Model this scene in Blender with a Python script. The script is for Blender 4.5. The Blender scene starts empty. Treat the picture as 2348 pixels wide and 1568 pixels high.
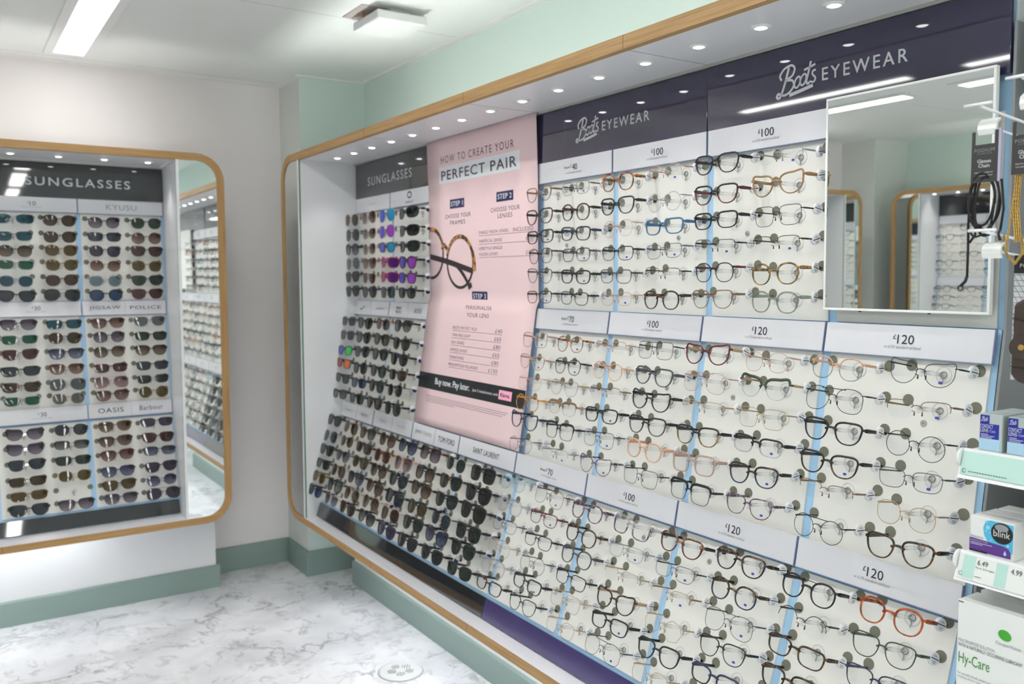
import bpy, bmesh, math, random
from mathutils import Matrix, Vector
random.seed(7)
S = bpy.context.scene
COL = S.collection
# ------------------------------------------------------------------ camera, world, exposure
CAM_POS = Vector((0, 0, 1.48))
FPX, YAW, PIT, ROL = 1991.83, 0.581905, 0.0720645, -0.0028632
_f = Vector((math.sin(YAW) * math.cos(PIT), math.cos(YAW) * math.cos(PIT), -math.sin(PIT)))
_r = Vector((math.cos(YAW), -math.sin(YAW), 0)); _u = _r.cross(_f)
_r2 = math.cos(ROL) * _r + math.sin(ROL) * _u; _u2 = -math.sin(ROL) * _r + math.cos(ROL) * _u
cam_d = bpy.data.cameras.new('camera'); cam = bpy.data.objects.new('camera', cam_d); COL.objects.link(cam)
cam.matrix_world = Matrix(((_r2.x, _u2.x, -_f.x, CAM_POS.x), (_r2.y, _u2.y, -_f.y, CAM_POS.y), (_r2.z, _u2.z, -_f.z, CAM_POS.z), (0, 0, 0, 1)))
cam_d.sensor_fit = 'HORIZONTAL'; cam_d.sensor_width = 36.0; cam_d.lens = FPX / 2348 * 36.0
cam_d.clip_start = 0.02; cam_d.clip_end = 50
cam_d.dof.use_dof = True; cam_d.dof.focus_distance = 1.80; cam_d.dof.aperture_fstop = 4.5
S.camera = cam
W = bpy.data.worlds.new('world'); S.world = W; W.use_nodes = True
W.node_tree.nodes['Background'].inputs[0].default_value = (0.8, 0.9, 0.9, 1)
W.node_tree.nodes['Background'].inputs[1].default_value = 0.3
S.view_settings.view_transform = 'Standard'; S.view_settings.look = 'None'
S.view_settings.exposure = 0.2; S.view_settings.gamma = 1.0; S.view_settings.use_curve_mapping = False
S.cycles.use_denoising = True; S.cycles.adaptive_threshold = 0.025
S.cycles.max_bounces = 8; S.cycles.diffuse_bounces = 6; S.cycles.glossy_bounces = 4
S.cycles.transmission_bounces = 4; S.cycles.transparent_max_bounces = 24
S.cycles.caustics_reflective = False; S.cycles.caustics_refractive = False
S.cycles.sample_clamp_indirect = 6.0
LAMP_E, SPOT_W, COVE_E, UNDER_E = 22.5, 2.2, 66.0, 30.0

# ------------------------------------------------------------------ materials
def srgb(r, g, b):
    f = lambda c: c / 12.92 if c <= 0.04045 else ((c + 0.055) / 1.055) ** 2.4
    return (f(r / 255), f(g / 255), f(b / 255), 1)
MATS = {}
def newmat(name):
    m = bpy.data.materials.new(name); m.use_nodes = True; m.node_tree.nodes.clear()
    o = m.node_tree.nodes.new('ShaderNodeOutputMaterial'); MATS[name] = m
    return m, m.node_tree, o
def nd(t, kind, **kw):
    n = t.nodes.new('ShaderNode' + kind)
    for k, v in kw.items():
        if k in n.inputs: n.inputs[k].default_value = v
        else: setattr(n, k, v)
    return n
def pbr(name, col, rough=0.5, metal=0.0, spec=0.5, coat=0.0, noise=None):
    """principled; noise=(scale, amount, stretch xyz) mottles the colour slightly"""
    m, t, o = newmat(name)
    b = nd(t, 'BsdfPrincipled', Roughness=rough, Metallic=metal)
    b.inputs['Base Color'].default_value = col; b.inputs['Specular IOR Level'].default_value = spec
    b.inputs['Coat Weight'].default_value = coat
    if noise:
        tc = nd(t, 'TexCoord'); mp = nd(t, 'Mapping'); mp.inputs['Scale'].default_value = noise[2]
        n = nd(t, 'TexNoise', Scale=noise[0], Detail=4.0)
        mix = nd(t, 'Mix', data_type='RGBA')
        mix.inputs[6].default_value = col
        mix.inputs[7].default_value = tuple(c * (1 - noise[1]) for c in col[:3]) + (1,)
        t.links.new(tc.outputs['Object'], mp.inputs[0]); t.links.new(mp.outputs[0], n.inputs['Vector'])
        t.links.new(n.outputs[0], mix.inputs[0]); t.links.new(mix.outputs[2], b.inputs['Base Color'])
    t.links.new(b.outputs[0], o.inputs[0])
    return m
def emit(name, col, e):
    m, t, o = newmat(name); b = nd(t, 'Emission', Strength=e); b.inputs[0].default_value = col
    t.links.new(b.outputs[0], o.inputs[0]); return m
def see_through(name, tint, tint2=None, refl=0.5, zlo=-0.015, zhi=0.015, rough=0.03, body=0.0, bodycol=(1, 1, 1, 1)):
    """lens / acrylic: tinted transparency (top tint, bottom tint2) under a Fresnel reflection"""
    m, t, o = newmat(name)
    tr = nd(t, 'BsdfTransparent'); tr.inputs[0].default_value = tint
    if tint2:
        tc = nd(t, 'TexCoord'); sx = nd(t, 'SeparateXYZ'); mr = nd(t, 'MapRange')
        mr.inputs[1].default_value = zlo; mr.inputs[2].default_value = zhi
        mix = nd(t, 'Mix', data_type='RGBA'); mix.inputs[6].default_value = tint2; mix.inputs[7].default_value = tint
        t.links.new(tc.outputs['Object'], sx.inputs[0]); t.links.new(sx.outputs[2], mr.inputs[0])
        t.links.new(mr.outputs[0], mix.inputs[0]); t.links.new(mix.outputs[2], tr.inputs[0])
    last = tr
    if body:
        d = nd(t, 'BsdfDiffuse'); d.inputs[0].default_value = bodycol
        mb = nd(t, 'MixShader'); mb.inputs[0].default_value = body
        t.links.new(tr.outputs[0], mb.inputs[1]); t.links.new(d.outputs[0], mb.inputs[2]); last = mb
    g = nd(t, 'BsdfGlossy', Roughness=rough); fr = nd(t, 'LayerWeight', Blend=0.5); pw = nd(t, 'Math', operation='POWER'); pw.inputs[1].default_value = 4.0
    mu = nd(t, 'Math', operation='MULTIPLY_ADD'); mu.inputs[1].default_value = .7 * refl; mu.inputs[2].default_value = .045 * refl; mu.use_clamp = True
    mx = nd(t, 'MixShader')
    t.links.new(fr.outputs['Facing'], pw.inputs[0]); t.links.new(pw.outputs[0], mu.inputs[0]); t.links.new(mu.outputs[0], mx.inputs[0])
    t.links.new(last.outputs[0], mx.inputs[1]); t.links.new(g.outputs[0], mx.inputs[2])
    t.links.new(mx.outputs[0], o.inputs[0]); return m
def mirror_lens(name, c1, c2):
    m, t, o = newmat(name)
    tc = nd(t, 'TexCoord'); sx = nd(t, 'SeparateXYZ'); mr = nd(t, 'MapRange')
    mr.inputs[1].default_value = -0.02; mr.inputs[2].default_value = 0.02
    mix = nd(t, 'Mix', data_type='RGBA'); mix.inputs[6].default_value = c1; mix.inputs[7].default_value = c2
    b = nd(t, 'BsdfPrincipled', Roughness=0.25, Metallic=0.75)
    t.links.new(tc.outputs['Object'], sx.inputs[0]); t.links.new(sx.outputs[0], mr.inputs[0])
    t.links.new(mr.outputs[0], mix.inputs[0]); t.links.new(mix.outputs[2], b.inputs['Base Color'])
    t.links.new(b.outputs[0], o.inputs[0]); return m
def tortoise(name, dark, amber, scale=130, lo=0.45, hi=0.6):
    m, t, o = newmat(name)
    tc = nd(t, 'TexCoord'); oi = nd(t, 'ObjectInfo'); ad = nd(t, 'VectorMath', operation='ADD')
    n = nd(t, 'TexNoise', Scale=scale, Detail=2.0); r = nd(t, 'ValToRGB')
    r.color_ramp.elements[0].position = lo; r.color_ramp.elements[1].position = hi
    r.color_ramp.elements[0].color = dark; r.color_ramp.elements[1].color = amber
    b = nd(t, 'BsdfPrincipled', Roughness=0.18)
    t.links.new(tc.outputs['Object'], ad.inputs[0]); t.links.new(oi.outputs['Random'], ad.inputs[1])
    t.links.new(ad.outputs[0], n.inputs['Vector']); t.links.new(n.outputs[0], r.inputs[0])
    t.links.new(r.outputs[0], b.inputs['Base Color']); t.links.new(b.outputs[0], o.inputs[0]); return m
def oak(name, along):
    m, t, o = newmat(name)
    tc = nd(t, 'TexCoord'); mp = nd(t, 'Mapping')
    sc = [160, 160, 160]; sc[along] = 5; mp.inputs['Scale'].default_value = sc
    n = nd(t, 'TexNoise', Scale=1.0, Detail=5.0, Roughness=0.6); r = nd(t, 'ValToRGB')
    r.color_ramp.elements[0].position = 0.25; r.color_ramp.elements[1].position = 0.75
    r.color_ramp.elements[0].color = srgb(146, 110, 62); r.color_ramp.elements[1].color = srgb(186, 148, 98)
    b = nd(t, 'BsdfPrincipled', Roughness=0.5)
    t.links.new(tc.outputs['Object'], mp.inputs[0]); t.links.new(mp.outputs[0], n.inputs['Vector'])
    t.links.new(n.outputs[0], r.inputs[0]); t.links.new(r.outputs[0], b.inputs['Base Color']); t.links.new(b.outputs[0], o.inputs[0])
    return m
def marble():
    m, t, o = newmat('marble_vinyl')
    tc = nd(t, 'TexCoord')
    wn = nd(t, 'TexNoise', Scale=2.2, Detail=5.0)
    wadd = nd(t, 'VectorMath', operation='MULTIPLY_ADD'); wadd.inputs[1].default_value = (0.5, 0.5, 0.5)
    t.links.new(tc.outputs['Object'], wn.inputs['Vector']); t.links.new(wn.outputs['Color'], wadd.inputs[0]); t.links.new(tc.outputs['Object'], wadd.inputs[2])
    acc = None
    for sc, wd, amt in ((3.6, 0.026, 0.80), (8.5, 0.040, 0.50)):
        n = nd(t, 'TexNoise', Scale=sc, Detail=6.0, Roughness=0.55)
        t.links.new(wadd.outputs[0], n.inputs['Vector'])
        s = nd(t, 'Math', operation='SUBTRACT'); s.inputs[1].default_value = 0.5
        a = nd(t, 'Math', operation='ABSOLUTE'); mr = nd(t, 'MapRange')
        mr.inputs[1].default_value = 0.0; mr.inputs[2].default_value = wd; mr.inputs[3].default_value = amt; mr.inputs[4].default_value = 0.0
        t.links.new(n.outputs[0], s.inputs[0]); t.links.new(s.outputs[0], a.inputs[0]); t.links.new(a.outputs[0], mr.inputs[0])
        # veins fade in and out
        f = nd(t, 'TexNoise', Scale=sc * 0.9, Detail=2.0); t.links.new(tc.outputs['Object'], f.inputs['Vector'])
        fr = nd(t, 'MapRange'); fr.inputs[1].default_value = 0.45; fr.inputs[2].default_value = 0.62
        t.links.new(f.outputs[0], fr.inputs[0])
        mu = nd(t, 'Math', operation='MULTIPLY'); t.links.new(mr.outputs[0], mu.inputs[0]); t.links.new(fr.outputs[0], mu.inputs[1])
        if acc is None: acc = mu
        else:
            mx = nd(t, 'Math', operation='MAXIMUM'); t.links.new(acc.outputs[0], mx.inputs[0]); t.links.new(mu.outputs[0], mx.inputs[1]); acc = mx
    cl = nd(t, 'TexNoise', Scale=3.5, Detail=6.0); t.links.new(tc.outputs['Object'], cl.inputs['Vector'])
    cr = nd(t, 'ValToRGB'); cr.color_ramp.elements[0].position = 0.3; cr.color_ramp.elements[1].position = 0.6
    cr.color_ramp.elements[0].color = srgb(204, 205, 210); cr.color_ramp.elements[1].color = srgb(234, 235, 239)
    t.links.new(cl.outputs[0], cr.inputs[0])
    mix = nd(t, 'Mix', data_type='RGBA'); mix.inputs[7].default_value = srgb(128, 128, 126)
    t.links.new(acc.outputs[0], mix.inputs[0]); t.links.new(cr.outputs[0], mix.inputs[6])
    b = nd(t, 'BsdfPrincipled', Roughness=0.32); b.inputs['Specular IOR Level'].default_value = 0.3
    t.links.new(mix.outputs[2], b.inputs['Base Color']); t.links.new(b.outputs[0], o.inputs[0]); return m
def ceiling_mat():
    m, t, o = newmat('ceiling_tile')
    tc = nd(t, 'TexCoord'); sx = nd(t, 'SeparateXYZ'); t.links.new(tc.outputs['Object'], sx.inputs[0])
    # joint lines every 1.2 m across the room
    a = nd(t, 'Math', operation='SUBTRACT'); a.inputs[1].default_value = 3.13
    p = nd(t, 'Math', operation='PINGPONG'); p.inputs[1].default_value = 0.6
    l = nd(t, 'Math', operation='LESS_THAN'); l.inputs[1].default_value = 0.0022
    t.links.new(sx.outputs[1], a.inputs[0]); t.links.new(a.outputs[0], p.inputs[0]); t.links.new(p.outputs[0], l.inputs[0])
    w = nd(t, 'TexWave', Scale=38.0, bands_direction='X'); t.links.new(tc.outputs['Object'], w.inputs['Vector'])
    m1 = nd(t, 'Mix', data_type='RGBA'); m1.inputs[6].default_value = srgb(236, 238, 236); m1.inputs[7].default_value = srgb(229, 232, 229)
    m2 = nd(t, 'Mix', data_type='RGBA'); m2.inputs[7].default_value = srgb(190, 192, 188)
    t.links.new(w.outputs[1], m1.inputs[0]); t.links.new(m1.outputs[2], m2.inputs[6]); t.links.new(l.outputs[0], m2.inputs[0])
    b = nd(t, 'BsdfPrincipled', Roughness=0.6); t.links.new(m2.outputs[2], b.inputs['Base Color']); t.links.new(b.outputs[0], o.inputs[0]); return m

M_ = {}
M_['floor'] = marble(); M_['ceil'] = ceiling_mat()
M_['wall'] = pbr('warm_white_paint', srgb(234, 229, 229), 0.7)
M_['mint'] = pbr('mint_paint', srgb(206, 222, 217), 0.7)
M_['greywall'] = pbr('pale_grey_paint', srgb(214, 217, 213), 0.7)
M_['sage'] = pbr('sage_skirting_paint', srgb(134, 153, 147), 0.45)
M_['oakx'] = oak('oak_along', 0); M_['oakz'] = oak('oak_upright', 2)
M_['white'] = pbr('white_laminate', srgb(226, 227, 230), 0.35)
M_['ledge'] = pbr('white_ledge_laminate', srgb(236, 236, 242), 0.25, noise=(30, 0.04, (1, 6, 6)))
M_['panel'] = pbr('cream_panel', srgb(231, 230, 225), 0.4, noise=(6, 0.03, (14, 2, 1.2)))
M_['blue'] = pbr('sky_blue_backing', srgb(170, 208, 240), 0.35)
M_['strip'] = pbr('lavender_white_card', srgb(216, 216, 222), 0.22, noise=(5, 0.04, (9, 2, 1)))
M_['stripedge'] = pbr('blue_grey_edge', srgb(120, 132, 165), 0.3)
M_['navy'] = pbr('navy_gloss', srgb(47, 45, 72), 0.03, spec=0.6, coat=0.5)
M_['char'] = pbr('charcoal_gloss', srgb(42, 43, 47), 0.03, spec=0.6, coat=0.5)
M_['chargrey'] = pbr('grey_gloss', srgb(58, 59, 61), 0.08, spec=0.6, coat=0.4)
M_['purple'] = pbr('purple_gloss', srgb(70, 60, 118), 0.12, coat=0.5, noise=(9, 0.35, (1, 1, 1)))
M_['alu'] = pbr('brushed_aluminium', srgb(188, 188, 182), 0.35, metal=0.6)
M_['mirror'] = pbr('mirror_glass', (0.87, 0.90, 0.885, 1), 0.0, metal=1.0)
M_['mirroredge'] = pbr('green_glass_edge', srgb(80, 120, 96), 0.15)
M_['letter'] = pbr('silver_lettering', srgb(205, 206, 210), 0.4)
M_['ink'] = pbr('dark_ink', srgb(40, 40, 52), 0.6)
M_['greyink'] = pbr('grey_ink', srgb(140, 140, 146), 0.6)
M_['disc'] = pbr('olive_rubber', srgb(112, 112, 98), 0.6)
M_['acryl'] = see_through('clear_acrylic', (.985, .985, .99, 1), refl=1.4, rough=0.05, body=0.02, bodycol=(0.8, 0.8, 0.83, 1))
M_['rosette'] = pbr('clear_rosette', srgb(205, 205, 208), 0.25)
M_['peg'] = pbr('grey_peg', srgb(150, 150, 152), 0.4)
M_['tag'] = pbr('white_tag', srgb(226, 227, 230), 0.35)
M_['tagline'] = pbr('tag_slot', srgb(52, 56, 78), 0.5)
M_['sticker'] = pbr('blue_sticker', srgb(64, 66, 170), 0.4)
M_['pink'] = pbr('pink_poster_paper', srgb(229, 200, 203), 0.35)
M_['posternavy'] = pbr('poster_navy', srgb(36, 34, 84), 0.4)
M_['posterwhite'] = pbr('poster_pale', srgb(225, 228, 232), 0.4)
M_['posterblack'] = pbr('poster_black', srgb(26, 27, 31), 0.35)
M_['posterink'] = pbr('poster_ink', srgb(74, 64, 86), 0.5)
M_['posterpink'] = pbr('badge_pink', srgb(244, 170, 196), 0.4)
M_['lamp'] = emit('lamp_diffuser', (1.0, 0.99, 0.95, 1), LAMP_E)
M_['coveL'] = emit('cove_led_opposite', (0.94, 1.0, 0.97, 1), COVE_E * 1.8)
M_['lampdim'] = emit('lamp_diffuser_dimmed', (1.0, 0.99, 0.95, 1), LAMP_E * .33)  # lamp by the back wall, emission lowered so the wall does not overexpose
M_['led'] = emit('downlight_led', (1.0, 0.99, 0.98, 1), 9.0)
M_['cove'] = emit('cove_led', (0.94, 1.0, 0.97, 1), COVE_E)
M_['coveB'] = emit('cove_led_warm', (1.0, 1.0, 0.98, 1), COVE_E * .32)
M_['under'] = emit('plinth_led', (0.97, 0.99, 1.0, 1), UNDER_E)
M_['plastic'] = pbr('white_plastic', srgb(232, 233, 232), 0.35)
M_['wire'] = pbr('white_wire', srgb(236, 236, 240), 0.3)
M_['steel'] = pbr('grey_powder_steel', srgb(140, 143, 145), 0.45)
M_['dark'] = pbr('dark_void', srgb(28, 28, 28), 0.8)
M_['black'] = pbr('black_matt', srgb(24, 24, 24), 0.6)
M_['card'] = pbr('charcoal_card', srgb(48, 48, 47), 0.5)
M_['cord'] = pbr('black_cord', srgb(14, 14, 15), 0.7)
M_['gold'] = pbr('gold_metal', srgb(206, 170, 96), 0.3, metal=0.85)
M_['leather'] = pbr('brown_leather', srgb(62, 48, 42), 0.5, noise=(40, 0.3, (1, 1, 1)))
M_['mintcard'] = pbr('mint_shelf_card', srgb(178, 212, 203), 0.25)
M_['boxgrey'] = pbr('silver_carton', srgb(176, 186, 186), 0.4)
M_['boxblue'] = pbr('royal_blue_print', srgb(32, 40, 150), 0.35)
M_['boxsky'] = pbr('sky_print', srgb(170, 205, 228), 0.35)
M_['cartonwhite'] = pbr('white_carton', srgb(222, 224, 222), 0.4)
M_['violet'] = pbr('violet_print', srgb(88, 46, 134), 0.35)
M_['aqua'] = pbr('aqua_print', srgb(78, 178, 214), 0.35)
M_['greenprint'] = pbr('green_print', srgb(70, 140, 60), 0.4)
M_['greenball'] = pbr('green_logo', srgb(60, 160, 40), 0.3)

# ------------------------------------------------------------------ mesh helpers
class MB:
    def __init__(s): s.v = []; s.f = []; s.m = []; s.sm = []
    def box(s, x0, x1, y0, y1, z0, z1, m=0):
        i = len(s.v)
        s.v += [(x0, y0, z0), (x1, y0, z0), (x1, y1, z0), (x0, y1, z0), (x0, y0, z1), (x1, y0, z1), (x1, y1, z1), (x0, y1, z1)]
        for q in ((0, 3, 2, 1), (4, 5, 6, 7), (0, 1, 5, 4), (1, 2, 6, 5), (2, 3, 7, 6), (3, 0, 4, 7)):
            s.f.append(tuple(i + k for k in q)); s.m.append(m); s.sm.append(False)
        return s
    def face(s, pts, m=0, smooth=False):
        i = len(s.v); s.v += [tuple(p) for p in pts]; s.f.append(tuple(range(i, i + len(pts)))); s.m.append(m); s.sm.append(smooth); return s
    def prism(s, pts, off, m=0, smooth=False):
        """polygon pts extruded by vector off"""
        i = len(s.v); n = len(pts); off = Vector(off)
        s.v += [tuple(p) for p in pts] + [tuple(Vector(p) + off) for p in pts]
        s.f.append(tuple(i + k for k in range(n))[::-1]); s.f.append(tuple(i + n + k for k in range(n)))
        s.m += [m, m]; s.sm += [False, False]
        for k in range(n):
            k2 = (k + 1) % n; s.f.append((i + k, i + k2, i + n + k2, i + n + k)); s.m.append(m); s.sm.append(smooth)
        return s
    def rings(s, rs, m=0, closed=False, caps=True, smooth=True, mf=None):
        """loft of equally long point rings"""
        i = len(s.v); k = len(rs[0]); n = len(rs)
        for r in rs: s.v += [tuple(p) for p in r]
        for a in range(n if closed else n - 1):
            b = (a + 1) % n
            for j in range(k):
                j2 = (j + 1) % k
                s.f.append((i + a * k + j, i + b * k + j, i + b * k + j2, i + a * k + j2))
                s.m.append(mf(a) if mf else m); s.sm.append(smooth)
        if caps and not closed:
            s.f.append(tuple(i + j for j in range(k))); s.f.append(tuple(i + (n - 1) * k + j for j in range(k))[::-1])
            s.m += [mf(0) if mf else m, mf(n - 2) if mf else m]; s.sm += [False, False]
        return s
    def tube(s, pts, r, m=0, k=8, closed=False, r2=None):
        """round (or elliptical) tube along a polyline"""
        pts = [Vector(p) for p in pts]; n = len(pts); rs = []
        ref = None
        for a in range(n):
            if closed: d = pts[(a + 1) % n] - pts[a - 1]
            else: d = pts[min(a + 1, n - 1)] - pts[max(a - 1, 0)]
            d.normalize()
            if ref is None: ref = Vector((0, 0, 1)) if abs(d.z) < 0.9 else Vector((0, 1, 0))
            u = d.cross(ref)
            if u.length < 1e-4: u = d.orthogonal()
            u.normalize(); w = u.cross(d); ref = w
            ra = r[a] if isinstance(r, (list, tuple)) else r; rb = ra if r2 is None else r2
            rs.append([pts[a] + u * (ra * math.cos(q * 2 * math.pi / k)) + w * (rb * math.sin(q * 2 * math.pi / k)) for q in range(k)])
        return s.rings(rs, m, closed)
    def disc(s, c, n, r, h, m=0, k=20, r_top=None):
        """short cylinder: centre of base c, axis n, radius r, height h"""
        c = Vector(c); n = Vector(n).normalized(); u = n.orthogonal().normalized(); w = n.cross(u)
        a = [c + u * r * math.cos(q * 2 * math.pi / k) + w * r * math.sin(q * 2 * math.pi / k) for q in range(k)]
        rt = r if r_top is None else r_top
        b = [c + n * h + u * rt * math.cos(q * 2 * math.pi / k) + w * rt * math.sin(q * 2 * math.pi / k) for q in range(k)]
        return s.rings([a, b], m, smooth=True)
    def lathe(s, prof, m=0, k=20, c=(0, 0, 0)):
        rs = [[(c[0] + r * math.cos(q * 2 * math.pi / k), c[1] + r * math.sin(q * 2 * math.pi / k), c[2] + z) for q in range(k)] for r, z in prof]
        return s.rings(rs, m)
    def mesh(s, name, mats):
        me = bpy.data.meshes.new(name); me.from_pydata(s.v, [], s.f)
        for m in mats: me.materials.append(M_[m] if isinstance(m, str) else m)
        me.polygons.foreach_set('material_index', s.m); me.polygons.foreach_set('use_smooth', s.sm)
        me.update(); return me
def fixn(me):
    b = bmesh.new(); b.from_mesh(me); bmesh.ops.recalc_face_normals(b, faces=b.faces); b.to_mesh(me); b.free(); return me
def T(x, y, z): return Matrix.Translation((x, y, z))
I4 = Matrix.Identity(4)
def link(name, me, M=I4, parent=None):
    o = bpy.data.objects.new(name, me); COL.objects.link(o); o.matrix_basis = M
    if parent: o.parent = parent
    return o
def props(o, label=None, cat=None, group=None, kind=None):
    for k, v in (('label', label), ('category', cat), ('group', group), ('kind', kind)):
        if v: o[k] = v
    return o
def thing(name, label, cat, M=I4, group=None): return props(link(name, None, M), label, cat, group)
def part(name, mb, mats, parent, M=I4, label=None, fix=True):
    me = mb.mesh(name, mats if isinstance(mats, (list, tuple)) else [mats])
    if fix: fixn(me)
    return props(link(name, me, M, parent), label)
def struct(name, mb, mats, label=None):
    me = fixn(mb.mesh(name, mats if isinstance(mats, (list, tuple)) else [mats])); o = link(name, me)
    return props(o, label, None, None, 'structure')
def bevel(o, w, seg=2):
    md = o.modifiers.new('bevel', 'BEVEL'); md.width = w; md.segments = seg; md.limit_method = 'ANGLE'; return o
TXT = {}
def text_raw(body, spacing):
    if (body, spacing) not in TXT:
        c = bpy.data.curves.new('text', 'FONT'); c.body = body; c.space_character = spacing; c.resolution_u = 3
        o = bpy.data.objects.new('text', c); me = bpy.data.meshes.new_from_object(o)
        vs = [tuple(v.co) for v in me.vertices]; fs = [tuple(p.vertices) for p in me.polygons]
        bpy.data.objects.remove(o); bpy.data.curves.remove(c); bpy.data.meshes.remove(me); TXT[(body, spacing)] = (vs, fs)
    return TXT[(body, spacing)]
def add_text(mb, body, cx, cz, w, h, y=0.0, m=0, spacing=1.0, bold=False):
    """letters in the local XZ plane facing -Y, fitted to a w x h box centred at cx, cz (w=None keeps the natural width)"""
    vs, fs = text_raw(body, spacing)
    x0 = min(v[0] for v in vs); x1 = max(v[0] for v in vs); z0 = min(v[1] for v in vs); z1 = max(v[1] for v in vs)
    sz = h / (z1 - z0); sx = sz if w is None else w / (x1 - x0)
    for d in ((0, 0), (0.035, 0), (0, 0.02)) if bold else ((0, 0),):
        i = len(mb.v)
        for v in vs: mb.v.append((cx + (v[0] - (x0 + x1) / 2) * sx + d[0] * h, y - 1e-5 * (d[0] > 0), cz + (v[1] - (z0 + z1) / 2) * sz + d[1] * h))
        for f in fs: mb.f.append(tuple(i + k for k in f)); mb.m.append(m); mb.sm.append(False)
    return mb
def stroke(mb, pts, wd, ox, oz, sx, sz, y, m=0, n=6):
    """flat brush stroke through points (Catmull-Rom) in the XZ plane; coordinates scaled to a box"""
    P = [Vector((ox + p[0] * sx, oz + p[1] * sz)) for p in pts]; Q = []
    for i in range(len(P) - 1):
        a, b, c, d = P[max(i - 1, 0)], P[i], P[i + 1], P[min(i + 2, len(P) - 1)]
        for k in range(n):
            t = k / n; Q.append(0.5 * ((2 * b) + (c - a) * t + (2 * a - 5 * b + 4 * c - d) * t * t + (3 * b - a - 3 * c + d) * t ** 3))
    Q.append(P[-1]); i0 = len(mb.v)
    for i, q in enumerate(Q):
        d = (Q[min(i + 1, len(Q) - 1)] - Q[max(i - 1, 0)]).normalized(); nn = Vector((-d.y, d.x)) * wd / 2
        mb.v += [(q.x + nn.x, y, q.y + nn.y), (q.x - nn.x, y, q.y - nn.y)]
    for i in range(len(Q) - 1):
        k = i0 + 2 * i; mb.f.append((k, k + 1, k + 3, k + 2)); mb.m.append(m); mb.sm.append(False)
def ellipse(c, rx, rz, y, n=24, rot=0.0):
    return [(c[0] + rx * math.cos(a) * math.cos(rot) - rz * math.sin(a) * math.sin(rot), y, c[1] + rx * math.cos(a) * math.sin(rot) + rz * math.sin(a) * math.cos(rot)) for a in [2 * math.pi * k / n for k in range(n)]]
def script_logo(mb, ox, oz, w, h, y, m=0):
    s = lambda p, k=1.0: stroke(mb, p, h * 0.05 * k, ox, oz, w, h, y, m)
    s([(.32, .95), (.23, .52), (.13, .16), (.06, .03), (.0, .08), (.04, .17), (.10, .14)], 1.7)
    s([(.13, .58), (.09, .74), (.2, .93), (.38, 1.0), (.47, .88), (.41, .67), (.25, .56), (.40, .52), (.45, .36), (.35, .17), (.2, .09), (.1, .14)], 1.5)
    for cx, cz in ((.54, .42), (.69, .46)):
        s([(cx + .07 * math.cos(a) + .03 * math.sin(a), cz + .17 * math.sin(a)) for a in [k * math.pi / 5 for k in range(11)]], 1.3)
    s([(.88, .98), (.82, .66), (.77, .40), (.80, .30), (.86, .36)], 1.5); s([(.71, .75), (.84, .80), (.99, .86)], 1.4)
    s([(1.0, .68), (.93, .66), (.92, .56), (.99, .44), (.95, .32), (.86, .36)], 1.2)
    s([(.33, .06), (.62, .13), (.93, .22)], 2.2)

# ------------------------------------------------------------------ room
WR, WB, WL, WF, ZC = 1.8256, 4.419, -3.35, -7.0, 2.458
struct('floor', MB().box(WL, WR, WF, WB, -0.05, 0), 'floor', 'pale marble-patterned vinyl floor')
struct('ceiling', MB().box(WL, WR, WF, WB, ZC, ZC + 0.05), 'ceil', 'white metal tile ceiling')
struct('wall_back', MB().box(WL, WR, WB, WB + 0.05, 0, ZC), 'wall', 'warm white back wall')
struct('wall_right', MB().box(WR, WR + 0.05, WF, WB, 0, ZC), 'mint', 'mint painted wall above the long eyewear cabinet')
struct('wall_left', MB().box(WL - 0.05, WL, WF, WB, 0, ZC), 'mint', 'mint painted wall opposite')
struct('wall_front', MB().box(WL, WR, WF - 0.05, WF, 0, ZC), 'wall', 'white wall behind the viewer')
p = MB().box(1.49, WR, 4.123, WB, 0, ZC, 0)
p.m = [0, 0, 0, 0, 0, 1]
struct('wall_corner', p, ['mint', 'greywall'], 'boxed pillar in the far right corner')
struct('wall_cornerleft', MB().box(WL, -2.93, 4.123, WB, 0, ZC), 'greywall', 'boxed pillar in the far left corner')
struct('baseboard_back', MB().box(-2.93, 1.49, WB - 0.014, WB, 0, 0.125), 'sage')
struct('baseboard_corner', MB().box(1.476, WR, 4.109, 4.123, 0, 0.125).box(1.476, 1.49, 4.123, WB - 0.014, 0, 0.125), 'sage')
t = MB()
t.box(WL, 1.44, WB - 0.03, WB, ZC - 0.006, ZC).box(1.46, 1.49, 4.093, WB - 0.03, ZC - 0.006, ZC).box(1.49, WR, 4.093, 4.123, ZC - 0.006, ZC).box(WR - 0.03, WR, WF, 4.093, ZC - 0.006, ZC)
struct('trim_1', t, 'plastic', 'white perimeter trim of the ceiling')

def lamp(i, x, y0, y1, label):
    yc = (y0 + y1) / 2; L = (y1 - y0) / 2
    t = thing('ceiling_lamp', label, 'ceiling light', T(x, yc, ZC), 'fluorescent ceiling lights')
    fr = MB(); w, wi = 0.094, 0.058
    for sx in (-1, 1): fr.box(min(sx * w, sx * wi), max(sx * w, sx * wi), -L - .04, L + .04, -0.012, 0)
    fr.box(-wi, wi, -L - .05, -L, -0.012, 0).box(-wi, wi, L, L + .05, -0.012, 0)
    bevel(part('lamp_frame', fr, 'plastic', t), 0.002)
    df = MB(); df.box(-wi, wi, -L, L, -.004, -.001)
    part('diffuser', df, 'lampdim' if i == 0 else 'lamp', t)
LY = [(2.97, 4.22), (1.40, 2.65), (-0.17, 1.08), (-1.74, -0.49), (-3.31, -2.06), (-4.88, -3.63), (-6.45, -5.20)]
for i, (a, b) in enumerate(LY): lamp(i, 0.505, a, b, 'long fluorescent ceiling light close to the back wall' if i == 0 else 'fluorescent ceiling light in the right row, %s from the back wall' % ['', 'second', 'third', 'fourth', 'fifth', 'sixth', 'seventh'][i])
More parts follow.
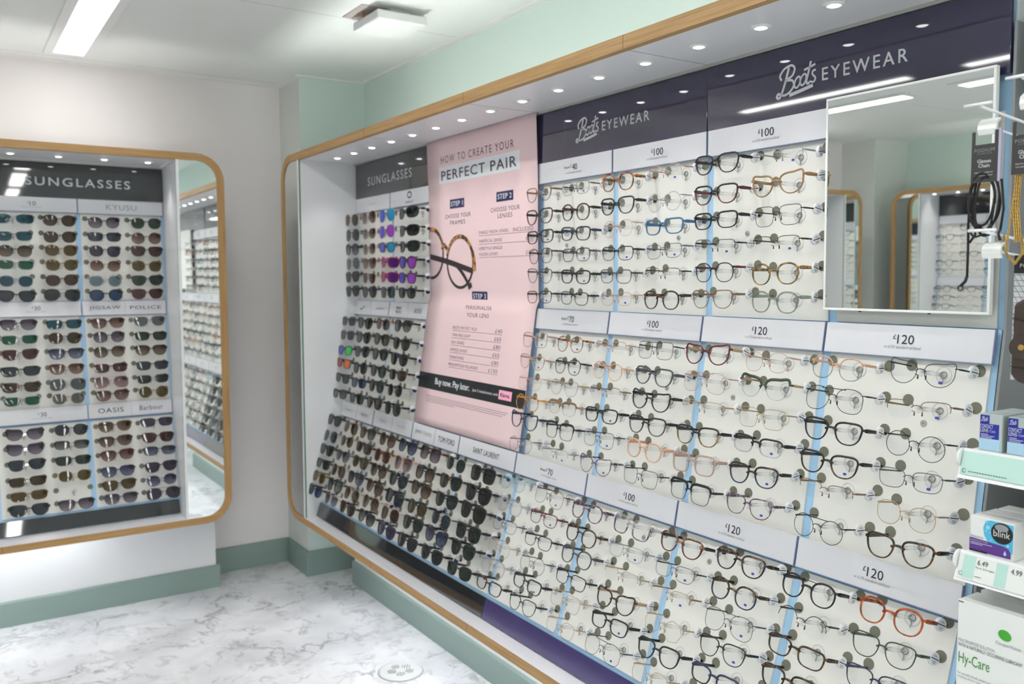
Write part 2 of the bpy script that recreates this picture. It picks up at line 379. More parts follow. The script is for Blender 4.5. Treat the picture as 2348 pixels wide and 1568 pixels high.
for i, (a, b) in enumerate(LY): lamp(4 + i, -1.53, a, b, 'fluorescent ceiling light in the left row, %s from the back wall' % ['first', 'second', 'third', 'fourth', 'fifth', 'sixth', 'seventh'][i])
for i, yy in enumerate((-2.69, -4.26, -5.83)): lamp(20 + i, -.51, yy - .62, yy + .62, 'added unseen fill light in the middle ceiling row, %s from the viewer' % ['first', 'second', 'third'][i])  # middle row is added, unseen, to fill the back wall and corner
# ceiling sensor box beside an open hatch
t = thing('ceiling_unit', 'white plastic box hanging under an open ceiling hatch', 'ceiling unit', T(1.425, 2.98, ZC))
bevel(part('housing', MB().box(-.097, .097, -.11, .11, -.060, -.026), 'plastic', t), 0.006, 3)
part('bracket', MB().box(-.02, .06, -.05, .05, -.026, 0), 'plastic', t)
part('hatch_shade_plate', MB().box(-.128, -.03, -.045, .135, -.003, 0), pbr('hatch_shade', srgb(172, 162, 158), .8), t)  # flat plate coloured like the shaded recess; no hole is cut
cb = MB(); cb.tube([(-.09, .03, -.004), (-.095, .03, -.02), (-.085, .02, -.034), (-.07, .02, -.030)], .004)
part('cable', cb, pbr('orange_cable', srgb(190, 110, 60), .5), t)
# floor outlet
t = thing('floor_vent', 'round white slotted floor vent in the marble floor', 'vent', T(1.399, 2.90, 0))
part('rim', MB().lathe([(.0, .0), (.084, .0), (.084, .003), (.080, .006), (.07, .006), (.0, .006)], k=40), pbr('vent_plastic', srgb(216, 218, 219), .35), t)
part('edge_groove', MB().lathe([(.0842, .0), (.0862, .0), (.0862, .0012), (.0842, .0012), (.0842, .0)], k=40), 'peg', t)
sl = MB(); sld = MB()
for g in range(5):
    a = math.radians(72 * g + 100); cx, cy = .034 * math.cos(a), .034 * math.sin(a); d = a + 0.5
    for k in range(4):
        o = (k - 1.5) * .009; L = (.010, .016, .016, .009)[k]
        px, py = cx - o * math.sin(d), cy + o * math.cos(d); ux, uy = math.cos(d), math.sin(d)
        q = [(px - ux * L - uy * .0015, py - uy * L + ux * .0015), (px + ux * L - uy * .0015, py + uy * L + ux * .0015), (px + ux * L + uy * .0015, py + uy * L - ux * .0015), (px - ux * L + uy * .0015, py - uy * L - ux * .0015)]
        (sld if g == 1 else sl).prism([(x, y, .0060) for x, y in q], (0, 0, .0006))
part('slots', sl, pbr('slot_grey', srgb(112, 116, 116), .6), t); part('open_slots', sld, 'dark', t)

# ------------------------------------------------------------------ eyeglasses
FR = {  # frame finishes: (material, word)
 'k': (pbr('acetate_black', srgb(22, 22, 23), .15), 'black'), 't': (tortoise('acetate_tortoise', srgb(20, 16, 14), srgb(110, 72, 38), 120, .48, .66), 'dark tortoiseshell'),
 'h': (tortoise('acetate_honey', srgb(72, 34, 16), srgb(176, 108, 46), 90), 'honey tortoiseshell'), 'b': (pbr('acetate_brown', srgb(120, 92, 68), .2), 'brown'),
 'o': (tortoise('acetate_amber', srgb(112, 32, 13), srgb(196, 98, 32), 80, .38, .74), 'amber'), 'y': (pbr('acetate_beige', srgb(144, 110, 72), .2), 'tan'),
 'z': (tortoise('acetate_amber_yellow', srgb(150, 92, 22), srgb(214, 150, 50), 60), 'amber-yellow'),
 'q': (pbr('acetate_peach', srgb(204, 156, 126), .2), 'peach'),
 'l': (pbr('acetate_blue', srgb(56, 98, 136), .2), 'blue'), 'n': (pbr('acetate_navy', srgb(38, 42, 72), .18), 'navy'),
 'r': (pbr('acetate_burgundy', srgb(88, 24, 37), .18), 'burgundy'), 'v': (tortoise('acetate_violet', srgb(66, 42, 60), srgb(140, 116, 138), 120), 'purple'),
 'e': (pbr('acetate_green', srgb(52, 66, 52), .2), 'dark green'), 'u': (pbr('gunmetal', srgb(82, 84, 90), .3, metal=.5), 'grey'),
 'g': (pbr('gold_wire', srgb(176, 148, 116), .3, metal=.4), 'gold'), 's': (pbr('silver_wire', srgb(150, 150, 156), .3, metal=.6), 'silver'),
 'p': (pbr('rose_metal', srgb(190, 150, 140), .3, metal=.3), 'rose'), 'a': (see_through('acetate_grey_green', (.62, .66, .60, 1), refl=1.2, body=.35, bodycol=srgb(150, 160, 146)), 'crystal grey-green'),
 'c': (see_through('acetate_crystal', (.80, .80, .82, 1), refl=1.5, body=.18, bodycol=srgb(200, 200, 206)), 'clear'), 'd': (tortoise('acetate_olive', srgb(92, 72, 40), srgb(156, 124, 72), 70), 'olive-amber'),
 'm': (pbr('acetate_magenta', srgb(150, 40, 100), .2), 'magenta'), 'w': (pbr('acetate_taupe', srgb(170, 140, 128), .2), 'taupe'), 'i': (see_through('acetate_ice_blue', (.7, .86, .9, 1), refl=1.3, body=.25, bodycol=srgb(190, 220, 228)), 'ice-blue'),
}
LENS = {'0': see_through('clear_lens', (.965, .97, .97, 1), refl=.55)}
def LD(k, word, c1, c2=None): LENS[k] = see_through('tinted_lens_' + word.replace(' ', '_'), tuple(v * .62 for v in c1[:3]) + (1,), c2 and tuple(v * .62 for v in c2[:3]) + (1,), refl=1.0, body=.06, bodycol=c1); LENSW[k] = word
LENSW = {'0': ''}
LD('k', 'black', (.045, .048, .05, 1)); LD('b', 'brown', (.10, .065, .04, 1)); LD('B', 'shaded brown', (.09, .055, .04, 1), (.42, .32, .24, 1))
LD('g', 'green', (.05, .075, .06, 1)); LD('e', 'bright green', (.03, .16, .09, 1)); LD('n', 'slate', (.07, .085, .11, 1)); LD('N', 'shaded blue', (.05, .06, .16, 1), (.36, .40, .55, 1))
LD('t', 'teal', (.03, .13, .18, 1)); LD('v', 'purple', (.10, .07, .13, 1)); LD('V', 'shaded purple', (.09, .06, .11, 1), (.46, .40, .48, 1)); LD('y', 'olive', (.16, .115, .04, 1))
LD('r', 'burgundy', (.12, .05, .055, 1)); LD('R', 'shaded red-brown', (.14, .06, .045, 1), (.5, .33, .28, 1)); LD('p', 'rose', (.30, .18, .19, 1), (.62, .47, .47, 1)); LD('G', 'shaded grey', (.05, .05, .055, 1), (.42, .42, .42, 1))
LD('s', 'pale grey', (.20, .22, .23, 1)); LD('i', 'icy blue', (.24, .34, .38, 1)); LD('l', 'blue', (.04, .10, .24, 1))
for k, w, a, b in (('M', 'blue mirrored', srgb(60, 80, 190), srgb(40, 150, 200)), ('Q', 'violet mirrored', srgb(80, 60, 190), srgb(170, 70, 200)), ('O', 'red-orange mirrored', srgb(170, 40, 50), srgb(220, 120, 60)), ('X', 'green mirrored', srgb(70, 60, 190), srgb(60, 200, 90)), ('Z', 'magenta mirrored', srgb(150, 30, 90), srgb(90, 40, 120))):
    LENS[k] = mirror_lens('mirror_lens_' + w.replace(' ', '_'), a, b); LENSW[k] = w
SH = {  # a, b (mm), exponent, taper, cat lift, droop, word
 'R': (52, 34, 3.5, .08, 0, 0, 'rectangular'), 'S': (52, 42, 4.0, .06, 0, 0, 'square'), 'W': (51, 40, 3.0, .17, 1, 0, 'soft square'), 'P': (48, 42, 2.4, .07, 0, 0, 'panto'),
 'O': (48, 45, 2.0, 0, 0, 0, 'round'), 'C': (53, 41, 2.6, .15, 9, 0, 'cat-eye'), 'V': (56, 47, 2.5, .10, -1, 3, 'aviator'), 'H': (50, 45, 2.0, .02, 0, 0, 'hexagonal'),
 'G': (62, 36, 3.0, .12, 1, 1, 'wraparound'), 'Q': (54, 45, 3.4, .13, 1, 0, 'oversized')}
def outline(sh, n=30):
    a, b, ex, tp, cat, dr, _ = SH[sh]; pts = []
    for k in range(n):
        th = 2 * math.pi * k / n; c, s = math.cos(th), math.sin(th)
        if sh in 'RWSCQ': ex = SH[sh][2] * (1.22 if s > 0 else .84)
        x = a / 2 * math.copysign(abs(c) ** (2 / ex), c); z = b / 2 * math.copysign(abs(s) ** (2 / ex), s)
        if sh == 'H':
            seg = math.pi / 3.5; ph = (th % seg) - seg / 2; rr = math.cos(seg / 2) / math.cos(ph) * 1.06; x, z = a / 2 * c * rr, b / 2 * s * rr
        x *= 1 + tp * z / (b / 2)
        if z > 0: z += cat * max(0, x / (a / 2)) ** 2 - (1.5 * max(0, -x / (a / 2)) ** 2)
        if z < 0: x += dr * (-z / (b / 2)); z -= .6 * dr * max(0, x / (a / 2))
        pts.append((x / 1000, z / 1000))
    return pts
DBR = .018
def frame_meshes(code):
    """code: shape, build (A thick, T slim acetate, M metal, N half-rim metal, B browline), colour, second colour, '=' double bridge"""
    sh, bd, c1 = code[0], code[1], code[2]; rest = code[3:].replace('=', ''); c2 = rest[0] if rest else c1; dbl = '=' in code or (sh == 'V')
    a, b = SH[sh][0] / 1000, SH[sh][1] / 1000
    wt, wb, dp = {'A': (.0022, .0014, .0032), 'T': (.0014, .0010, .0022), 'M': (.00075, .00065, .0011), 'N': (.0008, .0008, .0011), 'B': (.0034, .0007, .003)}[bd]
    thick = bd in 'ATB'; pts = outline(sh); n = len(pts); cxl = a / 2 + DBR / 2 + (.003 if bd == 'A' else 0)
    hw = cxl + a / 2 * (1 + SH[sh][3]) + wt * 1.6; wr = lambda x: 1.15 * x * x + (26 * abs(x) ** 3 if sh == 'G' else 0)
    mb = MB()
    for sd in (1, -1):
        rs = []; idx = []
        for k in range(n):
            x, z = pts[k]; xa, za = pts[k - 1]; xb, zb = pts[(k + 1) % n]
            d = Vector((xb - xa, zb - za)).normalized(); nx, nz = d.y, -d.x
            s = z / (b / 2); w = wb + (wt - wb) * max(0, min(1, .5 + .7 * s))
            if bd == 'B' and s < .25: w = wb
            if bd == 'N' and s < -.05: continue
            X = lambda r: sd * (cxl + x + nx * r)
            Z = lambda r: z + nz * r
            y = wr(cxl + x); hd = dp / 2 * (1 if w > .0012 else .6)
            rs.append([(X(-w * .15), y, Z(-w * .15)), (X(.15 * w), y - hd, Z(.15 * w)), (X(1.5 * w), y - hd, Z(1.5 * w)), (X(1.9 * w), y, Z(1.9 * w)), (X(1.5 * w), y + hd, Z(1.5 * w)), (X(.15 * w), y + hd, Z(.15 * w))])
            idx.append(z)
        if bd == 'N':
            kk = max(range(len(idx)), key=lambda q: 0); # open ring: rotate so the gap is at the ends
            g = [q for q in range(n) if pts[q][1] / (b / 2) >= -.05]
            brk = next(q for q in range(1, len(g)) if g[q] - g[q - 1] > 1) if any(g[q] - g[q - 1] > 1 for q in range(1, len(g))) else 0
            rs = rs[brk:] + rs[:brk]; idx = idx[brk:] + idx[:brk]
        mb.rings(rs, closed=bd != 'N', mf=(lambda q, idx=idx: 1 if idx[q] < .004 and c2 != c1 else 0))
        # end piece up to the hinge
        zt = b * (.30 if sh != 'C' else .38); xo = cxl + a / 2 * (1 + SH[sh][3] * .6) + wt
        mb.tube([(sd * (xo - .003), wr(xo) - .0005, zt), (sd * (hw - .001), wr(hw), zt + .0005), (sd * hw, wr(hw) + .004, zt)], [.0026, .0028, .0022] if thick else .0012, k=6)
    bz = b * .16 if sh not in 'GR' else b * .2; xi = cxl - a / 2 - wt * .2 + .001
    br = (.0026 if bd == 'A' else .0018) if thick else .0009
    mb.tube([(-xi - .001, wr(xi), bz - .002), (-xi * .5, -.0012, bz + .0016), (0, -.0016, bz + .0022), (xi * .5, -.0012, bz + .0016), (xi + .001, wr(xi), bz - .002)], br, k=6)
    if dbl:
        zb2 = b * .46; mb.tube([(-cxl * .75, wr(cxl * .75), zb2), (-.009, -.0008, zb2 + .0005), (.009, -.0008, zb2 + .0005), (cxl * .75, wr(cxl * .75), zb2)], .0009, k=6)
    if not thick:  # nose pads on wire arms
        for sd in (1, -1): mb.tube([(sd * (xi + .001), .0015, -.001), (sd * (xi - .002), .006, -.003), (sd * (xi - .002), .006, -.010)], [.0006, .001, .0016], k=6)
    fm = fixn(mb.mesh('frame', [FR[c1][0], FR[c2][0]]))
    lm = {}
    for sd in (1, -1):
        L = MB(); c = (sd * cxl, wr(cxl) - .0012, 0); ring = [(sd * (cxl + x * .995), wr(cxl + x * .995), z * .995) for x, z in pts]
        i = len(L.v); L.v += [c] + ring
        for k in range(n): L.f.append((i, i + 1 + k, i + 1 + (k + 1) % n)); L.m.append(0); L.sm.append(True)
        lm[sd] = L
    return fm, lm, hw, wr(hw) + .003, b * (.30 if sh != 'C' else .38), thick, cxl
def temple_mesh(sd, hw, y0, zt, bd, depth):
    h, w = {'A': (.0042, .0019), 'T': (.0030, .0014), 'B': (.0030, .0014), 'M': (.0018, .0009), 'N': (.0021, .0009)}[bd]
    mb = MB(); rs = []
    for f, hh, dz in ((0, h * .8, 0), (.1, h, 0), (.5, h * .8, -.0006), (1, h * .7, -.0015)):
        y = y0 + (depth - y0) * f; z = zt + dz
        rs.append([(sd * hw + w * cx, y, z + hh * cz) for cx, cz in ((-1, -.7), (-1, .7), (-.5, 1), (.5, 1), (1, .7), (1, -.7), (.5, -1), (-.5, -1))])
    return mb.rings(rs)
CACHE = {}
HANG = .078
def tag_mesh(half=False):
    mb = MB(); k = 24
    for (r0, x0, x1) in ((.0122, -.003, .0015), (.0116, .0015, .0035)): mb.disc((x0, 0, 0), (1, 0, 0), r0, x1 - x0, 0, k)
    mb.box(.0035, .0038, -.0095, .0095, -.0010, .0010, 1)
    if half: mb.prism([(.0036, .0108 * math.cos(a), .0108 * math.sin(a)) for a in [math.pi + .1 + (math.pi - .2) * q / 14 for q in range(15)]], (.0004, 0, 0), 3)
    for z, w in () if half else ((.0062, .0042), (.0042, .0052), (-.0045, .005), (-.0065, .0042), (-.0085, .003)): mb.box(.0035, .0037, -w, w, z - .0005, z + .0005, 2)
    return fixn(mb.mesh('price_tag', ['tag', 'tagline', 'greyink', 'posternavy']))
TAGM = tag_mesh(); TAGS = tag_mesh(True)
_st = MB(); _st.prism(ellipse((0, 0), .0042, .0027, 0, 20), (0, -.0003, 0)); STM = fixn(_st.mesh('lens_sticker', ['sticker']))
def glasses(code, lens, M, label, group, name='eyeglasses', cat='glasses', tag=True, sticker=False, tcol=None):
    fk = code
    if fk not in CACHE:
        CACHE[fk] = frame_meshes(code)
    fm, lm, hw, y0, zt, thick, cxl = CACHE[fk]
    lk = (code[0], code[1] == 'A', lens)
    if (fk, lens) not in CACHE:
        CACHE[(fk, lens)] = {sd: lm[sd].mesh('lens', [LENS[lens]]) for sd in (1, -1)}
    tc = tcol or code[2]; tk = (fk, 'temple', tc)
    if tk not in CACHE:
        CACHE[tk] = {sd: fixn(temple_mesh(sd, hw, y0, zt, code[1], HANG - .0016).mesh('temple', [FR[tc][0]])) for sd in (1, -1)}
    r = thing(name, label, cat, M, group)
    link('frame', fm, I4, r)
    for sd in (-1, 1):
        link('lens', CACHE[(fk, lens)][sd], I4, r); link('temple', CACHE[tk][sd], I4, r)
    if tag: link('price_tag', TAGS if cat == 'sunglasses' else TAGM, T(hw + .0005, HANG - .024, zt - .001) @ Matrix.Rotation(random.uniform(-.35, .35), 4, 'X') @ Matrix.Rotation(random.uniform(-.25, .25), 4, 'Z'), r)
    if sticker: link('lens_sticker', STM, T(cxl + .003, .0035, -SH[code[0]][1] / 1000 * .30), r)
    return r

# ------------------------------------------------------------------ cabinets (local frame: X right, Y into the wall, Z up; Y=0 is the upper panel plane)
SEC = {'A': ((0, 1.95), (0, 1.385)), 'B': ((-.007, 1.385), (-.083, .875)), 'C': ((-.091, .860), (-.233, .411))}
def sec(nm):
    (y0, z0), (y1, z1) = SEC[nm]; p0 = Vector((0, y0, z0)); t = Vector((0, y1 - y0, z1 - z0)); L = t.length; t.normalize()
    n = Vector((0, t.z, -t.y)) if t.z < 0 else Vector((0, -1, 0))
    if n.y > 0: n = -n
    return p0, t, n, L
def sec_matrix(nm, lx, s, d, roll=0.0):
    p0, t, n, L = sec(nm); o = p0 + t * s + n * d; zl = -t; yl = -n
    m = Matrix(((1, yl.x, zl.x, lx), (0, yl.y, zl.y, o.y), (0, yl.z, zl.z, o.z), (0, 0, 0, 1)))
    return m @ Matrix.Rotation(roll, 4, 'Y')
HB = .361   # half bay width
STRIPS = {1: ((-.012, 1.841), (-.012, 1.779)), 2: ((-.018, 1.387), (-.028, 1.324)), 3: ((-.096, .931), (-.108, .868))}
def strip_matrix(i, lx):
    (y0, z0), (y1, z1) = STRIPS[i]; c = Vector((lx, (y0 + y1) / 2, (z0 + z1) / 2)); zl = Vector((0, y0 - y1, z0 - z1)).normalized(); yl = Vector((0, zl.z, -zl.y))
    return Matrix(((1, 0, 0, c.x), (0, yl.y, zl.y, c.y), (0, yl.z, zl.z, c.z), (0, 0, 0, 1)))
def price_strip(C, i, lx, w, label, draw, group, ins=(0, 0)):
    dd = .016 - min(STRIPS[i][0][0], STRIPS[i][1][0]); cl, cr_ = ins[0] * dd, ins[1] * dd; lx += (cl - cr_) / 2; w -= cl + cr_
    t = thing('price_strip', label, 'sign', C @ strip_matrix(i, lx), group)
    b = MB().box(-w / 2, w / 2 - .0016, 0, .006, -.0308, .0315, 0).box(-w / 2, w / 2, -.0012, .007, -.0325, -.0308, 1).box(w / 2 - .0016, w / 2, -.0012, .007, -.0308, .0315, 1)
    part('card', b, ['strip', 'stripedge'], t)
    if draw:
        mb = MB(); draw(mb); mats = ['ink', 'greyink', 'strip']
        if mb.f: part('lettering', mb, mats, t)
    return t
def dr_price(pre, num, sub):
    def f(mb):
        w = .019 * len(num) * .62; x = 0
        add_text(mb, num, .006, .004, w, .0185, -.0008, 0)
        add_text(mb, '\u00a3', .006 - w / 2 - .0065, .0085, .006, .0095, -.0008, 0)
        if pre: add_text(mb, pre, .006 - w / 2 - .026, .0055, .026, .0085, -.0008, 0)
        add_text(mb, sub, 0, -.0115, .078, .0058, -.0008, 1)
    return f
def dr_logo(items):
    """items: list of (text, centre x, width, height, ink)"""
    def f(mb):
        for it in items:
            if it[0] == '|': mb.box(it[1] - .0005, it[1] + .0005, -.0008, -.0002, -.03, .03, 1)
            elif it[0] == 'O':
                o = ellipse((it[1], it[3]), it[2], it[2] * .72, -.0008, 28); q = ellipse((it[1], it[3]), it[2] * .72, it[2] * .42, -.0008, 28)
                for k in range(28): mb.face([o[k], o[(k + 1) % 28], q[(k + 1) % 28], q[k]], 0)
            elif it[0] == 'tick': stroke(mb, [(0, .5), (.12, .15), (.35, .2), (1, .9)], .005, it[1] - it[2] / 2, -.011, it[2], .022, -.0008, 0)
            else: add_text(mb, it[0], it[1], it[5] if len(it) > 5 else 0, it[2], it[3], -.0008, it[4], 1.1)
    return f
def cabinet_shell(C, name, label, x0, x1, left, right, fo, yb, basey, skirty, lights, cove, under, near_cut=False):
    """x0..x1 panels; left/right = (jamb front x, jamb back x, mirror inner x, oak outer x) or None for a plain end"""
    ZT, ZB, TH = 2.033, .388, .032
    t = thing(name, label, 'display cabinet', C @ T((x0 + x1) / 2, 0, 0)); ox = (x0 + x1) / 2
    L = left[3] if left else x0 - .03; Rr = right[3] if right else x1 + .018
    def rr(xa, xb, za, zb, r, y, n=8):
        pts = []
        for cx, cz, a0, rd in ((xb, zb, 0, right), (xa, zb, 1, left), (xa, za, 2, left), (xb, za, 3, right)):
            q = r if rd else .001; sx = -1 if cx == xb else 1; sz = -1 if cz == zb else 1
            for k in range(n + 1):
                a = math.pi / 2 * (a0 + k / n); pts.append((cx + sx * q + q * math.cos(a), y, cz + sz * q + q * math.sin(a)))
        return pts
    o = rr(L - ox, Rr - ox, ZB, ZT, .118, fo); q = rr(L + TH - ox, Rr - TH - ox, ZB + TH * .95, ZT - TH, .088, fo)
    mb = MB(); n = len(o); D = .02
    ring = [[o[k], q[k], (q[k][0], fo + D, q[k][2]), (o[k][0], fo + D, o[k][2])] for k in range(n)]
    for k in range(n):
        a, b = ring[k], ring[(k + 1) % n]
        if (not right and min(a[0][0], b[0][0]) > Rr - ox - .01) or (not left and max(a[0][0], b[0][0]) < L - ox + .01): continue
        hz = abs(b[0][0] - a[0][0]) > abs(b[0][2] - a[0][2])
        for j in range(4): mb.face([a[j], a[(j + 1) % 4], b[(j + 1) % 4], b[j]], 0 if hz else 1)
    part('oak_frame', mb, ['oakx', 'oakz'], t)
    ia, ib = (left[0] if left else x0) - ox, (right[0] if right else x1) - ox
    part('soffit', MB().box(ia, ib, fo + D, .012, ZT - TH, ZT - TH + .006), 'white', t)
    jt = MB(); fj = MB()
    for k in range(int((x1 - x0) / .722 + .1) + 1):
        xj = x1 - .722 * k - ox
        if abs(xj - (x1 - ox)) > .01 and xj > ia + .1: jt.box(xj - .0008, xj + .0008, fo + D, -.012, ZT - TH - .0004, ZT - TH); fj.box(xj - .0005, xj + .0005, fo - .0003, fo, ZT - TH, ZT).box(xj - .0005, xj + .0005, fo - .0003, fo, ZB, ZB + TH * .95)
    part('soffit_joint', jt, 'greyink', t); part('frame_joint', fj, 'leather', t)
    part('header_rail', MB().box(x0 - ox, x1 - ox, -.02, .0, 1.9935, ZT - TH), 'alu', t)
    part('ledge', MB().box(ia, ib, fo + .0005, -.2, ZB + .012, ZB + TH * .95 + .0005), 'ledge', t)
    part('underside', MB().box(ia, ib, fo + D, yb, ZB + .002, ZB + .010), 'white', t)
    # backing that shows blue in the gaps between the boards
    bk = MB(); prof = [(.0055, 1.995), (.0055, 1.385), (-.0015, 1.385), (-.0775, .875), (-.0855, .86), (-.2275, .409)]
    for i in range(len(prof) - 1):
        (ya, za), (yb_, zb_) = prof[i], prof[i + 1]; bk.face([(x0 - ox, ya, za), (x1 - ox, ya, za), (x1 - ox, yb_, zb_), (x0 - ox, yb_, zb_)])
    part('blue_backing', bk, 'blue', t, label='sky blue backing between the boards')
    base = MB().box((L + .015 if left else x0) - ox, (Rr - .015 if right else x1) - ox, basey, yb - .001, 0, ZB + .002)
    part('base', base, 'white', t)
    sk = MB().prism([((L + .01 if left else x0) - ox, skirty, 0), ((L + .01 if left else x0) - ox, basey + .001, 0), ((L + .01 if left else x0) - ox, basey + .001, .108), ((L + .01 if left else x0) - ox, skirty + .004, .108), ((L + .01 if left else x0) - ox, skirty, .103)], ((Rr if right else x1) - (L + .01 if left else x0), 0, 0))
    part('skirting', sk, 'sage', t)
    for e, sd in ((left, -1), (right, 1)):
        if e:
            jf, jb, mi, oo = [v - ox for v in e]
            b = MB().prism([(jf, fo + .001, ZB + .03), (jb, .01, ZB + .03), (jb + sd * .012, .01, ZB + .03), (jf + sd * .012, fo + .001, ZB + .03)], (0, 0, ZT - TH - ZB - .028))
            part('end_panel', b, 'white', t)
            # the mirror's outer corners follow the rounded frame
            zz0, zz1, r, xo_ = ZB + TH * .95, ZT - TH, .088, mi
            pts = [(jf + sd * .002, fo + .004, zz0), (jf + sd * .002, fo + .004, zz1)]
            for k in range(9):
                a = math.pi / 2 * (1 - k / 8); pts.append((xo_ - sd * r + sd * r * math.cos(a), fo + .004, zz1 - r + r * math.sin(a)))
            for k in range(9):
                a = -math.pi / 2 * k / 8; pts.append((xo_ - sd * r + sd * r * math.cos(a), fo + .004, zz0 + r + r * math.sin(a)))
            m = MB().prism(pts, (0, .006, 0), 0); m.box(min(jf, jf + sd * .003), max(jf, jf + sd * .003), fo + .0035, fo + .010, zz0, zz1, 1)
            part('end_mirror', m, ['mirror', 'mirroredge'], t)
        else:
            xx = (x0 - ox if sd < 0 else x1 - ox)
            part('end_panel', MB().prism([(xx, .006, ZT - .002), (xx, .006, 1.385), (xx, -.070, .875), (xx, -.216, .41), (xx, yb, .41), (xx, yb, ZT - .002)], (sd * .005, 0, 0)), 'white', t)
    part('top_board', MB().box(ia, ib, fo + D + .05, yb, ZT - .02, ZT - .012), 'white', t)
    if cove: part('cove_light', MB().box(cove[0] - ox, cove[1] - ox, fo + D + .002, fo + D + .012, ZT - TH + .007, ZT - TH + .010), 'coveB' if yb < .15 else ('cove' if left else 'coveL'), t)
    if under: part('plinth_light', MB().box(under[0] - ox, under[1] - ox, under[2], under[2] + .012, ZB - .001, ZB + .001), 'under', t)
    return t
def downlights(C, xs, y, labels, power, group):
    for x, lb in zip(xs, labels):
        d = thing('downlight', lb, 'downlight', C @ T(x, y, 2.001), group)
        part('trim_ring', MB().lathe([(.0215, .0), (.0215, -.002), (.018, -.004), (.0135, -.0045), (.0125, -.002), (.0125, 0)], k=24), 'plastic', d)
        part('led_lens', MB().lathe([(.0001, -.0062), (.008, -.0060), (.0106, -.0050), (.0112, -.002), (.0001, -.002)], k=20), 'led', d)
        ld = bpy.data.lights.new('spot', 'SPOT'); ld.energy = power; ld.spot_size = math.radians(88); ld.spot_blend = .9; ld.shadow_soft_size = .010; ld.color = (1, .985, .96)
        lo = bpy.data.objects.new('spot', ld); COL.objects.link(lo); lo.parent = d; lo.matrix_basis = T(0, 0, -.012)
def board(C, nm, lx, s0, s1, ins, label, group):
    """one half-bay board of a tier with its nose holders and temple discs"""
    p0, tt, n, L = sec(nm); w = HB - .022
    t = thing('display_board', label, 'display board', C @ sec_matrix(nm, lx, s0, 0), group)
    ya, yb = (p0 + tt * s0).y, (p0 + tt * s1).y; ins = ins or (0, 0)
    q = [(-w / 2 + max(0, ins[0] * (.012 - ya) - .009), 0, 0), (w / 2 - max(0, ins[1] * (.012 - ya) - .009), 0, 0), (w / 2 - max(0, ins[1] * (.012 - yb) - .009), 0, -(s1 - s0)), (-w / 2 + max(0, ins[0] * (.012 - yb) - .009), 0, -(s1 - s0))]
    b = MB().prism(q, (0, .005, 0))
    part('board', b, 'panel', t)
    return t
_h = MB(); _h.tube([(.0152 * math.cos(k * math.pi / 12), -.0006, .0152 * math.sin(k * math.pi / 12)) for k in range(24)], .0006, 1, 5, True); _h.tube([(.0062 * math.cos(k * math.pi / 8), -.001, .0062 * math.sin(k * math.pi / 8)) for k in range(16)], .0012, 2, 5, True); _h.disc((0, -.004, 0), (0, -1, 0), .0042, .062, 0, 10)
_h.box(-.0046, -.0016, -.0762, -.066, -.009, .007, 0); _h.box(.0016, .0046, -.0762, -.066, -.009, .007, 0); _h.box(-.0046, .0046, -.070, -.066, -.0015, .0035, 0)
_h.tube([(0, -.0035, -.006), (.002, -.004, -.012), (0, -.0035, -.018)], .0011, 2, 6)
HOLD = fixn(_h.mesh('nose_holder', ['acryl', 'rosette', 'peg'])); _d = MB(); _d.disc((0, 0, 0), (0, -1, 0), .0112, .0012, 0, 20); DISC = fixn(_d.mesh('temple_disc', ['disc']))
def fittings(t, nm, s0, lx0, slots, discs=True):
    for lx, s in slots:
        link('nose_holder', HOLD, T(lx - lx0, 0, -(s - s0)), t)
        if discs:
            for sd in (-1, 1): link('temple_disc', DISC, T(lx - lx0 + sd * .0665, 0, -(s - s0) + .0135), t)
def sign(C, x0, x1, z0, z1, mat, label, draw, name='header_sign', y=-.012, th=.009, lean=0.0, turn=0.0):
    t = thing(name, label, 'sign', C @ T((x0 + x1) / 2, y, z0) @ Matrix.Rotation(math.radians(lean), 4, 'X') @ Matrix.Rotation(math.radians(turn), 4, 'Z'))
    o = part('board', MB().box(-(x1 - x0) / 2, (x1 - x0) / 2, 0, th, 0, z1 - z0), mat, t); bevel(o, .001)
    if draw:
        mb = MB(); draw(mb); part('lettering', mb, 'letter', t)
    return t
def low_board(C, x0, x1, mat, label):
    p0, tt, n, L = sec('C')
    t = thing('plinth_board', label, 'panel', C @ sec_matrix('C', (x0 + x1) / 2, .397, .004))
    bevel(part('board', MB().box(-(x1 - x0) / 2, (x1 - x0) / 2, 0, .006, -.0625, 0), mat, t), .001)

ORD = ['', 'first', 'second', 'third', 'fourth', 'fifth', 'sixth', 'seventh', 'eighth', 'ninth', 'tenth', 'eleventh', 'twelfth', 'thirteenth', 'fourteenth', 'fifteenth', 'sixteenth']
TIER = {'A': 'top', 'B': 'middle', 'C': 'bottom'}
ROWS = {'A': [.205, .272, .333, .395, .456, .518], 'B': [.096, .160, .222, .285, .349, .418], 'C': [.022, .087, .149, .213, .274, .335]}
ROWSB = {'A': [.212, .280, .342, .405, .470, .535], 'B': [.105, .170, .234, .305, .370, .428], 'C': [.048, .113, .178, .245, .310, .365]}
RANGE = {'A': (.171, .5625), 'B': (.062, .508), 'C': (.003, .386)}
def describe(code, lens, tcol=None):
    sh = SH[code[0]][6]; c1 = FR[code[2]][1]; rest = code[3:].replace('=', '')
    style = {'A': '', 'T': 'slim', 'M': 'thin metal', 'N': 'half-rim', 'B': 'browline'}[code[1]]
    return c1, (FR[rest[0]][1] if rest and rest[0] != code[2] else ''), style, sh

